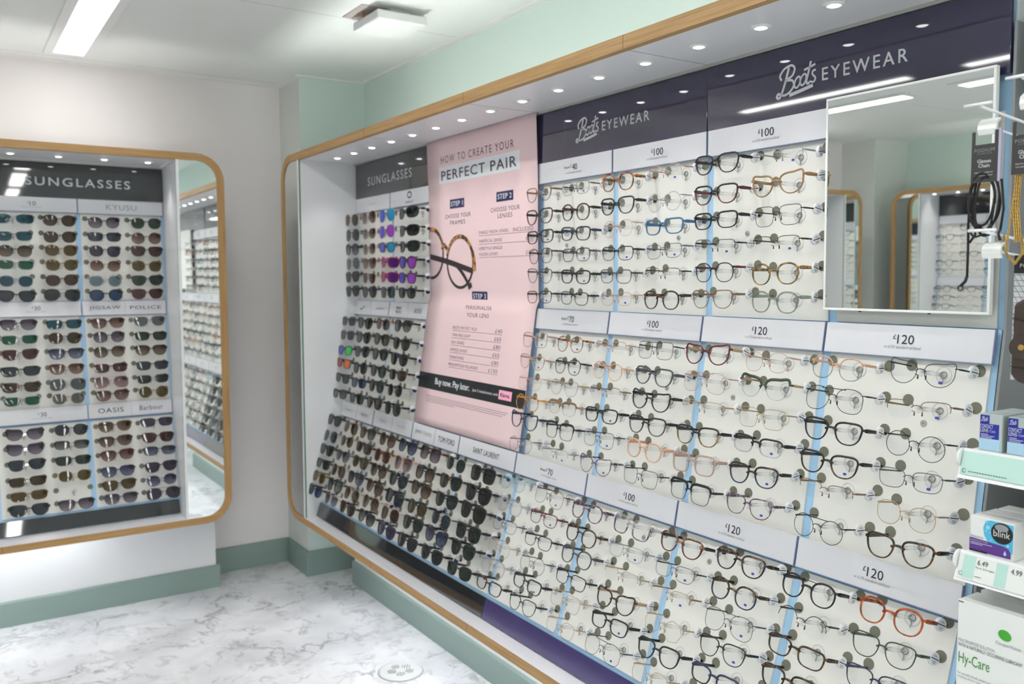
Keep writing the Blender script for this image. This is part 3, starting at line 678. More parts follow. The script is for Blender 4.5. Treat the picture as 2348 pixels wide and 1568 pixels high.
JIT = {'A': [[(4,6),(0,2),(-13,2),(-17,-6),(-5,-12),(-9,-6)],[(0,7),(-3,4),(-10,-4),(-15,1),(-2,-6),(-3,-17)],[(-7,7),(0,4),(-17,-5),(-14,2),(-3,-7),(-8,-7)],[(-14,0),(-7,2),(-14,3),(-15,1),(0,-7),(0,-8)],[(-3,-1),(-1,5),(0,4),(-5,-2),(-1,-9),(2,-1)],[(1,3),(9,5),(-4,2),(1,2),(11,-7),(1,-1)]],
 'B': [[(-14,2),(-10,6),(-10,5),(-4,-4),(1,-6),(2,-1),(2,-3),(0,-12)],[(-10,9),(-12,7),(-10,3),(-13,0),(-2,-5),(-1,-10),(2,-5),(-2,-5)],[(-12,10),(-2,8),(-6,0),(-11,2),(-6,-5),(-5,-5),(-9,-1),(-7,2)],[(-11,9),(-6,1),(1,-3),(-6,1),(3,1),(0,-8),(-8,6),(-2,3)],[(1,-2),(-7,5),(-2,-3),(-7,-1),(6,5),(5,-5),(-10,-8),(-2,7)],[(8,3),(13,6),(1,4),(-3,-2),(6,3),(9,-5),(5,4),(8,1)]],
 'C': [[(12,-6),(-7,1),(-2,7),(-4,6),(5,8),(5,-4),(2,6),(1,-4)],[(-13,1),(-5,-2),(0,7),(-6,2),(6,4),(4,-2),(0,7),(3,-7)],[(-9,-1),(-6,4),(-4,1),(-10,2),(0,-3),(-6,3),(0,0),(1,-7)],[(-12,6),(-8,9),(-3,-3),(-11,2),(-2,9),(-3,-5),(0,0),(0,0)],[(2,6),(-3,2),(0,-8),(-9,-7),(-8,7),(0,0),(0,0),(0,0)],[(-4,-3),(-8,0),(-12,7),(-3,-1),(8,7),(0,0),(0,0),(0,0)]]}
PLACE = {}   # (tier, row, column counted from the far end) -> place on the long cabinet
for nm in 'ABC':
    for r in range(6):
        for idx in range(16):
            q = idx - 8
            if q >= 0 and q < len(JIT[nm][r]): dy, ds = JIT[nm][r][q]; PLACE[nm, r, idx] = (-(.92 + .1795 * (7 - q) + dy * .0005), ROWS[nm][r] + .005 + ds * .0006)
            else: PLACE[nm, r, idx] = (-(.92 + .1795 * (15 - idx)) + random.uniform(-.005, .005), ROWS[nm][r] + .006 + random.uniform(-.004, .004))
# ---- right-hand long cabinet
CR = Matrix(((0, 1, 0, 1.607), (-1, 0, 0, 0), (0, 0, 1, 0), (0, 0, 0, 1)))
X0, X1 = -.824 - 8 * HB, -.824
cabinet_shell(CR, 'eyewear_cabinet', 'long oak-framed wall cabinet of eyewear along the right-hand wall', X0, X1, (-3.694, -3.7125, -3.890, -3.922), None, -.286, .2186, .038, .025, None, (-3.55, -.85), (-3.6, -.9, -.10))
dl = [-1.078 - .1765 * k for k in range(15)]
downlights(CR, dl, -.162, ['round downlight in the long cabinet soffit, %s from the far end' % ORD[15 - k] for k in range(15)], SPOT_W, 'downlights in the long cabinet soffit')
def hdr_sun(w, h, cx, cz): return lambda mb: add_text(mb, 'SUNGLASSES', cx, cz, w, h, -.0006, 0, 1.25, True)
def hdr_eye(dx):
    def f(mb):
        script_logo(mb, dx - .160, .040, .104, .068, -.0006); add_text(mb, 'EYEWEAR', dx + .058, .073, .197, .0265, -.0006, 0, 1.3, True)
    return f
BX = [X0 + 2 * HB * k for k in range(5)]
sign(CR, BX[0] + .005, BX[1] - .003, 1.841, 1.9925, 'chargrey', 'dark grey SUNGLASSES header board left of the pink poster', hdr_sun(.425, .037, -.012, .067))
sign(CR, BX[1], BX[2] - .003, 1.841, 1.9925, 'chargrey', 'dark header board behind the pink poster', None)
sign(CR, BX[2], BX[3] - .003, 1.841, 1.9925, 'navy', 'navy EYEWEAR header board right beside the pink poster', hdr_eye(-.006))
sign(CR, BX[3], BX[4] + .002, 1.841, 1.9925, 'navy', 'navy EYEWEAR header board above the wall mirror', hdr_eye(.010), lean=1.6)
low_board(CR, BX[0] + .020, BX[1] - .002, 'chargrey', 'dark grey glossy kick board below the far sunglasses')
low_board(CR, BX[1], BX[2] - .002, 'char', 'charcoal glossy kick board below the sunglasses under the poster')
low_board(CR, BX[2], BX[3] - .002, 'purple', 'purple kick board meeting the charcoal board')
low_board(CR, BX[3], BX[4], 'purple', 'purple kick board at the nearest end')
for k in range(8):
    lx = X0 + HB * (k + .5); 
    where = '%s board column from the far end' % ORD[k + 1]
    for nm in 'ABC':
        if nm in 'AB' and k in (2, 3): continue
        s0, s1 = RANGE[nm]
        t = board(CR, nm, lx, s0, s1, (.060 if k == 0 else 0, 0), 'cream display board, %s tier, %s of the long wall' % (TIER[nm], where), 'display boards of the long cabinet')
        for kk, na, cx, cs in ((5, 'A', -1.655, .364), (6, 'A', -1.425, .363), (4, 'A', -2.136, .367), (6, 'B', -1.430, .190), (5, 'B', -1.655, .191), (7, 'B', -.949, .186), (5, 'C', -1.661, .052), (6, 'C', -1.430, .052)):
            if kk == k and na == nm:
                cap = MB().disc((cx - lx, 0, s0 - cs), (0, -1, 0), .0068, .002, 0, 18, .006); cap.disc((cx - lx, -.002, s0 - cs), (0, -1, 0), .0022, .001, 1, 12)
                part('screw_cap', cap, ['alu', 'steel'], t)
        if nm == 'A' and k == 7: continue
        fittings(t, nm, s0, lx, [(PLACE[nm, r, 2 * k + q][0], PLACE[nm, r, 2 * k + q][1] - .004) for q in (0, 1) for r in range(6)])
SUB150, SUB170 = 'or \u00a3150 standard varifocal', 'or \u00a3170 standard varifocal'
g = 'price strips of the long cabinet'
def ps(i, k, lab, draw): price_strip(CR, i, X0 + HB * (k + .5), HB - .004, lab, draw, g, (.060 if k == 0 else 0, 0))
ps(1, 0, 'plain white card strip under the dark SUNGLASSES board, far half', dr_logo([('the edit', 0, .06, .008, 1)]))
ps(1, 1, 'white card strip with an oval ring emblem under the SUNGLASSES board', dr_logo([('O', .0, .020, .010), ('OAKLEY', .0, .072, .010, 0, -.018)]))
ps(1, 4, 'from \u00a340 price strip right of the poster under the navy board', dr_price('from', '40', SUB150))
ps(1, 5, '\u00a3100 price strip under the first navy board, right half', dr_price('', '100', SUB150))
ps(1, 6, '\u00a3100 price strip left of the wall mirror', dr_price('', '100', SUB150))
ps(2, 0, 'logo strip with a tick mark, below the top far sunglasses', dr_logo([('tick', -.095, .045, 0), ('|', 0), ('EMPORIO', .09, .075, .008, 1)]))
ps(2, 1, 'logo strip reading BOSS beside the pink poster', dr_logo([('MONT', -.085, .05, .011, 0, .008), ('BLANC', -.085, .055, .011, 0, -.008), ('|', 0), ('BOSS', .085, .06, .018, 0)]))
ps(2, 4, 'from \u00a370 price strip right of the poster, second level', dr_price('from', '70', SUB150))
ps(2, 5, '\u00a3100 price strip on the second level', dr_price('', '100', SUB150))
ps(2, 6, '\u00a3120 price strip on the second level, left of the mirror corner', dr_price('', '120', SUB170))
ps(2, 7, '\u00a3120 price strip directly below the wall mirror', dr_price('', '120', SUB170))
ps(3, 0, 'faint logo strip of the far lower sunglasses', dr_logo([('TIFFANY', -.09, .06, .010, 1), ('|', 0), ('RALPH', .085, .07, .010, 1)]))
ps(3, 1, 'faint logo strip left of the poster foot', dr_logo([('Mulberry', -.085, .06, .012, 1), ('|', 0), ('kate spade', .085, .07, .010, 1)]))
ps(3, 2, 'TOM FORD logo strip at the foot of the poster', dr_logo([('JIMMY CHOO', -.09, .13, .018, 1), ('|', 0), ('TOM FORD', .09, .12, .020, 0)]))
ps(3, 3, 'SAINT LAURENT logo strip at the foot of the poster', dr_logo([('SAINT LAURENT', .0, .165, .0185, 0)]))
ps(3, 4, 'from \u00a370 price strip on the lowest level', dr_price('from', '70', SUB150))
ps(3, 5, '\u00a3100 price strip on the lowest level', dr_price('', '100', SUB150))
ps(3, 6, '\u00a3120 price strip on the lowest level, further one', dr_price('', '120', SUB170))
ps(3, 7, '\u00a3120 price strip on the lowest level, nearest one', dr_price('', '120', SUB170))
# eyeglasses: code[:temple colour][*] per place; * = blue lens sticker
EYE = {
 'A': [['WTbk', 'RMu:k*', 'PAh', 'PNp*', 'WAk', 'RNs*'], ['WAkr', 'PAt', 'WAk', 'OMs', 'WAkr:r', 'CAy'], ['RAk*', 'RAnk', 'PMp', 'RAl', 'RAk', 'SMk'],
       ['PTt', 'RTk:v*', 'RTke*', 'RMu*', 'RNk*', 'RNt*'], ['WTu', 'RAk*', 'RTu', 'RNt', 'PTk:r', 'PAd'], ['RTkr*', 'RTk', 'RMp*', 'PAt', 'WTb', 'PAa']],
 'B': [['STw*', 'PTh*', 'RNp', 'SMk=', 'CAr:g', 'PMp', 'PTqa', 'CMk*'], ['WTw*', 'PTk*', 'PTq', 'WAu', 'VMp', 'CBec:g', 'VMk=', 'RNb*'], ['HMp', 'WTc:g', 'RNb', 'CAk', 'RNg', 'SMg', 'WAk', 'OMk'],
       ['OTz', 'RBbc:g', 'RAk*', 'WAku', 'WAkd', 'RAkc*', 'WAkt*', 'RMu*'], ['CAn', 'SBk', 'SMn*', 'PAq', 'SAw', 'WAtn*', 'RNb', 'PMg'], ['HMu', 'RNs*', 'CTv*', 'SMk', 'SBku', 'WTv*', 'OMk=', 'WAt']],
 'C': [['PAi', 'VMr*', 'PAv', 'SAcv', 'WAhr:k', 'WAtk*', 'PAk=', 'PAo'], ['PAc', 'RTr*', 'PAt', 'RMs*', 'RMu:k*', 'PAtn*', 'ONk', 'WTe'], ['RMn', 'RTkr', 'PAu', 'RNg', 'RNg:b*', 'VMu*', 'RAt', 'WTn'],
       ['OMp', 'OMu', 'RTk', 'CAt:g', 'HMg', 'WTk*', 'WAtk', 'WAk'], ['PAc', 'RAk*', 'SMg', 'RAk*', 'WAk', 'RAnk', 'STt', 'WTk'], ['RAt', 'WTk', 'PMg', 'VMu*', 'PMg', 'WAk', 'RAk', 'PTt']]}
def parse(c):
    st = '*' in c; c = c.replace('*', ''); tc = None
    if ':' in c: c, tc = c.split(':')
    return c, tc, st
for nm in 'ABC':
    for r in range(6):
        for q, c in enumerate(EYE[nm][r]):
            if nm == 'C' and q >= 6 and r > 3: pass
            code, tc, st = parse(c); lx, s = PLACE[nm, r, 8 + q]
            c1, c2, style, sh = describe(code, '0')
            col = c1 + ('-and-' + c2 if c2 else '')
            lab = ' '.join(x for x in (col, style, sh, 'glasses,', ORD[r + 1], 'row of', TIER[nm], 'tier,', ORD[q + 1], 'column from poster edge') if x)
            glasses(code, '0', CR @ sec_matrix(nm, lx, s, HANG, random.uniform(-.035, .035)), lab, 'eyeglasses on the long cabinet', tag=True, sticker=st, tcol=tc)
# sunglasses of the long cabinet: frame code / lens
SUN = {
 'A': [['VMg/b', 'VMp/B', 'VMs/M', 'GAk/g'], ['VMk/g', 'WMp/B', 'VMs/Q', 'GAk/k'], ['PAk/G', 'PMp/B', 'RAu/M', 'GAk/g'], ['VMs/s', 'WTb/R', 'GAm/Z', 'WAk/Q'], ['WAk/g', 'WMg/r', 'GAm/Z', 'RAk/Q'], ['WAk/g', 'WAk/v', 'SMu/n', 'RAk/g']],
 'B': [['RAu/n', 'WAk/g', 'PTh/n', 'WAk/G'], ['RAu/n', 'WAk/n', 'WAk/y', 'WAk/k'], ['RAk/X', 'WAk/n', 'WAk/k', 'WAk/k'], ['RAk/O', 'PAk/g', 'WAk/g', 'RAt/b'], ['RAk/n', 'RAk/l', 'PAk/k', 'PMk/k'], ['RAk/s', 'RAk/g', 'WAk/b', 'PAk/g']],
 'C': [['WAk/g', 'VMg/b', 'WAt/B', 'PAt/B', 'WAk/N', 'SAt/V', 'PMs/g', 'SAk/k'], ['VMs/n', 'PMg/b', 'RAt/b', 'PAh/r', 'QTp/p', 'PAk/B', 'WAt/g', 'QAk/k'], ['WAk/g', 'WTu/V', 'WAt/y', 'PAt/B', 'WAk/n', 'WAt/B', 'WAk/g', 'QAk/k'],
       ['RAk/g', 'VMg/b', 'WAk/V', 'WAt/B', 'SAk/n', 'PAk/y', 'PMk/n', 'SAk/g'], ['PAd/y', 'QAk/G', 'VMg/B', 'VMg/B', 'VMg/r', 'WAk/g', 'CAk/N', 'WAk/g'], ['WAk/l', 'WMg/N', 'WAt/b', 'WAk/G', 'WAn/v', 'WAk/k', 'WAk/k', 'RAk/g']]}
for nm in 'ABC':
    for r in range(6):
        n = len(SUN[nm][r])
        for q, c in enumerate(SUN[nm][r]):
            code, ln = c.split('/'); lx, s = PLACE[nm, r, q]
            c1, c2, style, sh = describe(code, ln)
            if nm == 'C': pos = '%s column of bottom tier, far sunglasses' % ORD[q + 1]
            else: pos = '%s column of %s tier left of poster' % (ORD[q + 1], TIER[nm])
            lab = '%s %s sunglasses, %s lenses, %s row, %s' % (c1, sh, LENSW[ln], ORD[r + 1], pos)
            if len(lab.split()) > 16: lab = lab.replace(' ' + sh, '', 1)
            glasses(code, ln, CR @ sec_matrix(nm, lx, s, HANG, random.uniform(-.04, .04)) @ Matrix.Diagonal((1.06, 1, 1.06, 1)), lab, 'sunglasses on the long cabinet', name='sunglasses', cat='sunglasses', tag=True)

# ---- pink poster over the second bay
p0B, tB, nB, LB = sec('B')
def poster_pt(lx, s, d=.016):
    """lx in cabinet coordinates, s = distance down the poster from z=2.0"""
    if s <= .60: return (lx, -d - .004 * math.sin(s / .6 * math.pi) - .010 * max(0, 1 - s / .2), 2.0 - s)
    p = p0B + tB * (s - .615 if s > .615 else 0) + nB * d
    return (lx, p.y - .004, min(p.z, 1.4))
XP0, XP1 = -2.992, -2.262
po = thing('poster', 'tall pink paper poster headed PERFECT PAIR hanging in the cabinet', 'poster', CR @ T(-2.627, 0, 0))
mb = MB(); N = 40; SB = .615 + .458
for i in range(N):
    sa, sb = SB * i / N, SB * (i + 1) / N
    for j in range(6):
        a, b = XP0 + (XP1 - XP0) * j / 6, XP0 + (XP1 - XP0) * (j + 1) / 6
        q = []
        for x, s in ((a, sa), (b, sa), (b, sb), (a, sb)):
            y = poster_pt(x, s); q.append((x + 2.627, y[1], y[2]))
        mb.face(q, 0, True)
me = mb.mesh('sheet', ['pink']); bm = bmesh.new(); bm.from_mesh(me); bmesh.ops.remove_doubles(bm, verts=bm.verts, dist=1e-5); bmesh.ops.recalc_face_normals(bm, faces=bm.faces); bm.to_mesh(me); bm.free()
sh = link('sheet', me, I4, po); md = sh.modifiers.new('thick', 'SOLIDIFY'); md.thickness = .0008; md.offset = 0
def on_poster(name, mb, mats, lift=.0006):
    """bend flat artwork (x = cabinet lx, z = -s) on to the sheet"""
    for i, v in enumerate(mb.v):
        x, y, z = poster_pt(v[0], -v[2], .016 + lift - v[1]); mb.v[i] = (x + 2.627, y, z)
    part(name, mb, mats, po, fix=False)
def quad(mb, xa, xb, sa, sb, m=0, n=4, y=0.0):
    for k in range(n):
        a, b = sa + (sb - sa) * k / n, sa + (sb - sa) * (k + 1) / n; mb.face([(xa, y, -a), (xb, y, -a), (xb, y, -b), (xa, y, -b)], m)
mb = MB(); quad(mb, -2.904, -2.36, .103, .164, 0)
on_poster('pale_banner', mb, ['posterwhite'])
heads = []
mb = MB(); add_text(mb, 'HOW TO CREATE YOUR', -2.638, -.0775, .492, .0265, 0, 0, 1.3); heads.append(mb); mb = MB(); add_text(mb, 'PERFECT PAIR', -2.632, -.136, .505, .0345, -.0006, 0, 1.12, True); heads.append(mb)
for x, s, w, tx in ((-2.769, .288, .186, 'CHOOSE YOUR'), (-2.769, .312, .11, 'FRAMES'), (-2.452, .285, .178, 'CHOOSE YOUR'), (-2.452, .307, .09, 'LENSES'), (-2.613, .621, .173, 'PERSONALISE'), (-2.613, .649, .15, 'YOUR LENS')): mb = MB(); add_text(mb, tx, x, -s, w, .0150, 0, 0, 1.15); heads.append(mb)
for mb in heads: on_poster('heading_lettering', mb, ['posterink'], .0008)
for x, s, tx in ((-2.773, .244, 'STEP 1'), (-2.453, .243, 'STEP 2'), (-2.623, .579, 'STEP 3')):
    mb = MB(); mt = MB(); quad(mb, x - .052, x + .052, s - .0165, s + .0165); add_text(mt, tx, x, -s, .085, .017, -.0006, 0, 1.1, True)
    on_poster('step_badge', mb, ['posternavy'], .0008); on_poster('step_lettering', mt, ['posterwhite'], .0012)
FINE = pbr('poster_fine_ink', srgb(112, 98, 116), .5)
def prow(xl, xr, s, tx, pr, line=True, h=.0105):
    mb = MB()
    add_text(mb, tx, xl + .0047 * len(tx), -s, .0094 * len(tx), h, 0, 0, 1.1)
    if pr: add_text(mb, pr, xr - .0075 * len(pr), -s, .0145 * len(pr), h * 1.25, 0, 0, 1.05)
    if line: quad(mb, xl, xr, s + .0105, s + .0117, 0, 1)
    on_poster('price_row', mb, [FINE], .0008)
prow(-2.621, -2.285, .357, 'SINGLE VISION LENSES', 'INCLUDED'); prow(-2.621, -2.285, .387, 'VARIFOCAL LENSES', '\u00a350'); prow(-2.621, -2.285, .413, 'LIFESTYLE SINGLE', '', False); prow(-2.621, -2.285, .433, 'VISION LENSES', '\u00a380')
for k, (a, b) in enumerate((('BOOTS PROTECT PLUS', '\u00a340'), ('THIN AND LIGHT', '\u00a365'), ('SUN LENSES', '\u00a380'), ('OFFICE LENSES', '\u00a365'), ('TRANSITIONS', '\u00a380'), ('PRESCRIPTION POLARISED', '\u00a3150'))): prow(-2.776, -2.441, .615 + .083 + .027 * k, a, b)
mb = MB()
for k in range(4): quad(mb, -2.914, (-2.349, -2.36, -2.38, -2.70)[k], .615 + .347 + .007 * k, .615 + .3485 + .007 * k, 0, 1)
on_poster('small_print', mb, [FINE], .0008)
mb = MB(); quad(mb, XP0 + .001, XP1 - .001, .615 + .263, .615 + .323, 0, 6); on_poster('black_band', mb, ['posterblack'], .0008)
mb = MB(); add_text(mb, 'Buy now. Pay later.', -2.733, -(.615 + .293), .252, .030, 0, 0, .95, True); add_text(mb, 'Just 3 instalments with', -2.504, -(.615 + .295), .166, .0125, 0, 0)
on_poster('band_lettering', mb, ['posterwhite'], .0012)
mb = MB(); quad(mb, -2.416, -2.338, .615 + .276, .615 + .307); on_poster('pink_badge', mb, ['posterpink'], .0012)
mb = MB(); add_text(mb, 'Klarna.', -2.377, -(.615 + .2915), .058, .0125, 0, 0, 1, True); on_poster('badge_lettering', mb, ['posterblack'], .0016)
# printed picture of a round frame
mb = MB()
def pring(cx, cs, rx, rz, wd, m, a0=0, a1=360, lift=0.0):
    K = 30
    for k in range(K):
        t0, t1 = math.radians(a0 + (a1 - a0) * k / K), math.radians(a0 + (a1 - a0) * (k + 1) / K)
        P = lambda t, o: (cx + (rx + o) * math.cos(t), -lift, -cs + (rz + o) * math.sin(t))
        q = [P(t0, -wd / 2), P(t1, -wd / 2), P(t1, wd / 2), P(t0, wd / 2)]
        if min(v[0] for v in q) > XP0 + .001: mb.face(q, m)
pring(-2.757, .458, .094, .092, .011, 0, 0, 360); pring(-2.757, .457, .097, .094, .013, 1, 5, 165, .0002); pring(-2.975, .422, .094, .092, .011, 0); pring(-2.975, .421, .097, .094, .013, 1, 5, 120, .0002)
def pbar(pts, wd, m, y): stroke(mb, pts, wd, 0, 0, 1, 1, y, m)
pbar([(-2.89, -.408), (-2.87, -.392), (-2.85, -.408)], .016, 1, -.0003); pbar([(-2.985, -.432), (-2.84, -.455), (-2.668, -.49)], .020, 0, -.0004); pbar([(-2.79, -.462), (-2.73, -.505), (-2.685, -.552)], .015, 0, -.0004); pbar([(-2.685, -.552), (-2.692, -.535)], .028, 0, -.0005)
pbar([(-2.668, -.42), (-2.655, -.455), (-2.655, -.49)], .020, 1, -.0006)
mb.v = [tuple(v) for v in mb.v]
on_poster('printed_spectacles', mb, [pbr('print_dark', srgb(46, 36, 38), .4), M_.setdefault('print_tort', tortoise('print_tortoise', srgb(60, 34, 24), srgb(190, 130, 70), 60))], .001)

# ---- wall mirror hung on the nearest bay
t = thing('wall_mirror', 'rectangular wall mirror in a slim white frame on the long cabinet', 'mirror', CR @ T(-1.0105, -.030, 1.413) @ Matrix.Rotation(math.radians(.6), 4, 'X'))
w, h = .1765, .442
fr = MB()
for a in ((-w, w, 0, .005), (-w, w, h - .005, h)): fr.box(a[0], a[1], 0, .012, a[2], a[3])
for a in ((-w, -w + .005), (w - .005, w)): fr.box(a[0], a[1], 0, .012, .005, h - .005)
bevel(part('frame', fr, 'plastic', t), .001)
part('glass', MB().box(-w + .005, w - .005, .0015, .006, .005, h - .005), 'mirror', t)
part('hanger', MB().box(-.05, .05, .012, .0265, .30, .33), 'alu', t)
sc = MB()
for x, z in ((-.09, -.0012), (.06, -.0012), (0, h + .0002)): sc.box(x - .002, x + .002, .003, .007, z - .001, z + .001)
part('screws', sc, 'black', t)

# ---- back cabinet with sunglasses
CB = Matrix(((1, 0, 0, 0), (0, 1, 0, 4.32), (0, 0, 1, 0), (0, 0, 0, 1)))
nb = 9; XB1 = .889; XB0 = XB1 - nb * HB
cabinet_shell(CB, 'sunglasses_cabinet', 'oak-framed cabinet of sunglasses with rounded corners on the back wall', XB0, XB1, (XB0 + .016, XB0, XB0 - .158, XB0 - .190), (.8735, .889, 1.046, 1.078), -.356, .099, -.092, -.106, None, (-2.2, .87), (-2.2, .55, -.22))
downlights(CB, [.792 - .1757 * k for k in range(16)], -.199, ['round downlight in the back cabinet soffit, %s from the mirror end' % (ORD + ['sixteenth'])[k + 1] for k in range(16)], SPOT_W, 'downlights in the back cabinet soffit')
sign(CB, XB1 - 2 * HB - .36, XB1 - .003, 1.841, 1.9925, 'char', 'charcoal SUNGLASSES header board on the back wall cabinet', hdr_sun(.418, .036, .19, .070), turn=-.9)
sign(CB, XB0 + .003, XB1 - 2 * HB - .363, 1.841, 1.9925, 'char', 'charcoal header board at the left of the back cabinet', None)
low_board(CB, XB1 - 2 * HB - .002, XB1 - .013, 'char', 'charcoal kick board below the back wall sunglasses, mirror end')
low_board(CB, XB0 + .013, XB1 - 2 * HB - .005, 'char', 'charcoal kick board below the back wall sunglasses, left part')
for k in range(nb):
    lx = XB1 - HB * (k + .5)
    for nm in 'ABC':
        s0, s1 = RANGE[nm]
        t = board(CB, nm, lx, s0, s1, (.0424 if k == nb - 1 else 0, .0424 if k == 0 else 0), 'cream display board, %s tier, %s column left of the end mirror' % (TIER[nm], ORD[k + 1]), 'display boards of the back cabinet')
        if k < 2: fittings(t, nm, s0, lx, [(XB1 - .0915 - .1745 * (2 * k + q), r - .004) for q in (0, 1) for r in ROWSB[nm]])
g = 'price strips of the back cabinet'
def pb(i, k, lab, draw): price_strip(CB, i, XB1 - HB * (k + .5), HB - .004, lab, draw, g, (.0424 if k == nb - 1 else 0, .0424 if k == 0 else 0))
pb(1, 0, 'KYUSU card strip at the top of the back cabinet', dr_logo([('KYUSU', -.0, .128, .024, 1)]))
pb(1, 1, '\u00a310 card strip at the top of the back cabinet', dr_price('', '10', 'fixed price range'))
pb(2, 0, 'POLICE card strip on the second level of the back cabinet', dr_logo([('JIGSAW', -.085, .13, .019, 0), ('|', 0), ('POLICE', .088, .135, .016, 0)]))
pb(2, 1, '\u00a330 card strip on the second level of the back cabinet', dr_price('', '30', 'fixed price range'))
pb(3, 0, 'Barbour card strip on the lowest level of the back cabinet', dr_logo([('OASIS', -.085, .105, .021, 0), ('|', 0), ('Barbour', .085, .10, .022, 0)]))
pb(3, 1, '\u00a330 card strip on the lowest level of the back cabinet', dr_price('', '30', 'fixed price range'))
for i in (1, 2, 3):
    for k in range(2, nb): pb(i, k, 'blank card strip, %s level, %s from the mirror end of the back cabinet' % (ORD[i], ORD[k + 1]), None)
BACK = {  # per column from the left (fourth from the mirror) : six rows
 'A': ['GTs/t,RTu/t,PTt/B,RTs/e,PTs/t,WAk/n', 'PTk/b,PTk/b,PTb/y,PTd/y,PTt/b,VMu/k', 'PTk/V,RTk/n,PTk/v,PMb/R,PAc/i,PAk/l', 'PTk/g,OTt/R,WTk/r,PTd/y,WTk/g,WTr/r'],
 'B': ['WTk/V,RTs/e,WTb/r,RAk/n,RAt/b,RTs/e', 'RTk/t,PTt/b,WTk/N,WTb/R,VMs/s,PMg/s', 'WTt/R,PTk/V,PTt/B,RTr/r,VMp/p,WTt/R', 'WTs/s,RTk/g,WTk/B,RTk/n,RMk/k,OTd/y'],
 'C': ['CTk/V,CTv/V,WTk/n,RTt/b,RTb/y,WAk/n', 'PTk/n,RMk/G,RTk/g,PMg/y,,WTk/V', 'WTb/B,WTt/B,WTr/R,WTn/N,WTt/y,WTu/V', 'RTk/v,WTt/r,RTk/N,WTk/v,PMk/N,VMk/v']}
for nm in 'ABC':
    for q in range(4):
        for r, c in enumerate(BACK[nm][q].split(',')):
            if not c: continue
            code, ln = c.split('/'); lx = XB1 - .0915 - .1745 * (3 - q) + random.uniform(-.002, .002)
            c1, c2, style, sh = describe(code, ln)
            lab = '%s %s sunglasses, %s lenses, %s row of %s tier, back cabinet column %s' % (c1, sh, LENSW[ln], ORD[r + 1], TIER[nm], ['one', 'two', 'three', 'four'][q])
            if len(lab.split()) > 16: lab = lab.replace(' ' + sh, '', 1)
            glasses(code, ln, CB @ sec_matrix(nm, lx, ROWSB[nm][r] + random.uniform(-.003, .003), HANG, random.uniform(-.03, .03)) @ Matrix.Diagonal((1.07, 1, 1.07, 1)), lab, 'sunglasses on the back cabinet', name='sunglasses', cat='sunglasses', tag=False)

# ---- left-hand cabinet (met in the wall mirror)
CL = Matrix(((0, -1, 0, -3.13), (1, 0, 0, 0), (0, 0, 1, 0), (0, 0, 0, 1)))
XL1 = 3.715; XL0 = XL1 - 8 * HB
cabinet_shell(CL, 'opposite_cabinet', 'oak-framed eyewear cabinet on the opposite wall, reflected in the mirror', XL0, XL1, None, (3.696, 3.715, 3.890, 3.922), -.286, .219, .038, .025, None, (.9, 3.55), (.9, 3.6, -.10))
downlights(CL, [3.66 - .1765 * k for k in range(10)], -.162, ['round downlight of the opposite cabinet, %s from its far end' % ORD[k + 1] for k in range(10)], SPOT_W, 'downlights of the opposite cabinet')
sign(CL, XL0, XL1 - .006, 1.841, 1.9925, 'char', 'charcoal header board of the opposite cabinet', None)
low_board(CL, XL0, XL1 - .022, 'char', 'charcoal kick board of the opposite cabinet')
for k in range(8):
    lx = XL1 - HB * (k + .5)
    for nm in 'ABC':
        board(CL, nm, lx, RANGE[nm][0], RANGE[nm][1], (0, .060 if k == 0 else 0), 'cream display board, %s tier, %s column of the opposite cabinet' % (TIER[nm], ORD[k + 1]), 'display boards of the opposite cabinet')
    for i in (1, 2, 3): price_strip(CL, i, lx, HB - .004, 'blank card strip, %s level, %s column of the opposite cabinet' % (ORD[i], ORD[k + 1]), None, 'price strips of the opposite cabinet', (0, .060 if k == 0 else 0))
def frame_mass(C, name, label, x_from, n_cols, cols, lens):
    """the rest of the frames, past the three hundred that show: one mass"""
    vs, fs, mi = [], [], []; mats = [FR[c[2]][0] for c in cols] + [LENS[lens]]
    for k in range(n_cols):
        for nm in 'ABC':
            for r in range(6):
                c = random.choice(range(len(cols))); fm, lm, hw, y0, zt, th, cxl = CACHE.setdefault(cols[c], None) or frame_meshes(cols[c]); CACHE[cols[c]] = (fm, lm, hw, y0, zt, th, cxl)
                M = sec_matrix(nm, x_from + .1795 * k, ROWS[nm][r], HANG, random.uniform(-.05, .05))
                def put(v, f, m):
                    b = len(vs); vs.extend([tuple(M @ Vector(x)) for x in v]); fs.extend([tuple(b + i for i in q) for q in f]); mi.extend([m] * len(f))
                put([v.co for v in fm.vertices], [tuple(p.vertices) for p in fm.polygons], c)
                for sd in (1, -1):
                    put(lm[sd].v, lm[sd].f, len(cols)); tm = temple_mesh(sd, hw, y0, zt, cols[c][1], HANG - .002); put(tm.v, tm.f, c)
    me = bpy.data.meshes.new(name); me.from_pydata(vs, [], fs)
    for m in mats: me.materials.append(m)
    me.polygons.foreach_set('material_index', mi); me.update()
    props(link(name, me, C), label, 'glasses', None, 'stuff')
frame_mass(CL, 'reflected_eyewear', 'rows of eyeglasses on the opposite cabinet, seen only in the mirror', XL1 - .09 - 15 * .1795, 16, ['WAk', 'PAt', 'RAk', 'RMu', 'PTw', 'WTn'], '0')
frame_mass(CB, 'far_sunglasses', 'rows of sunglasses on the left part of the back cabinet', XB0 + .09, 14, ['WAk', 'PTt', 'RTk'], 'k')

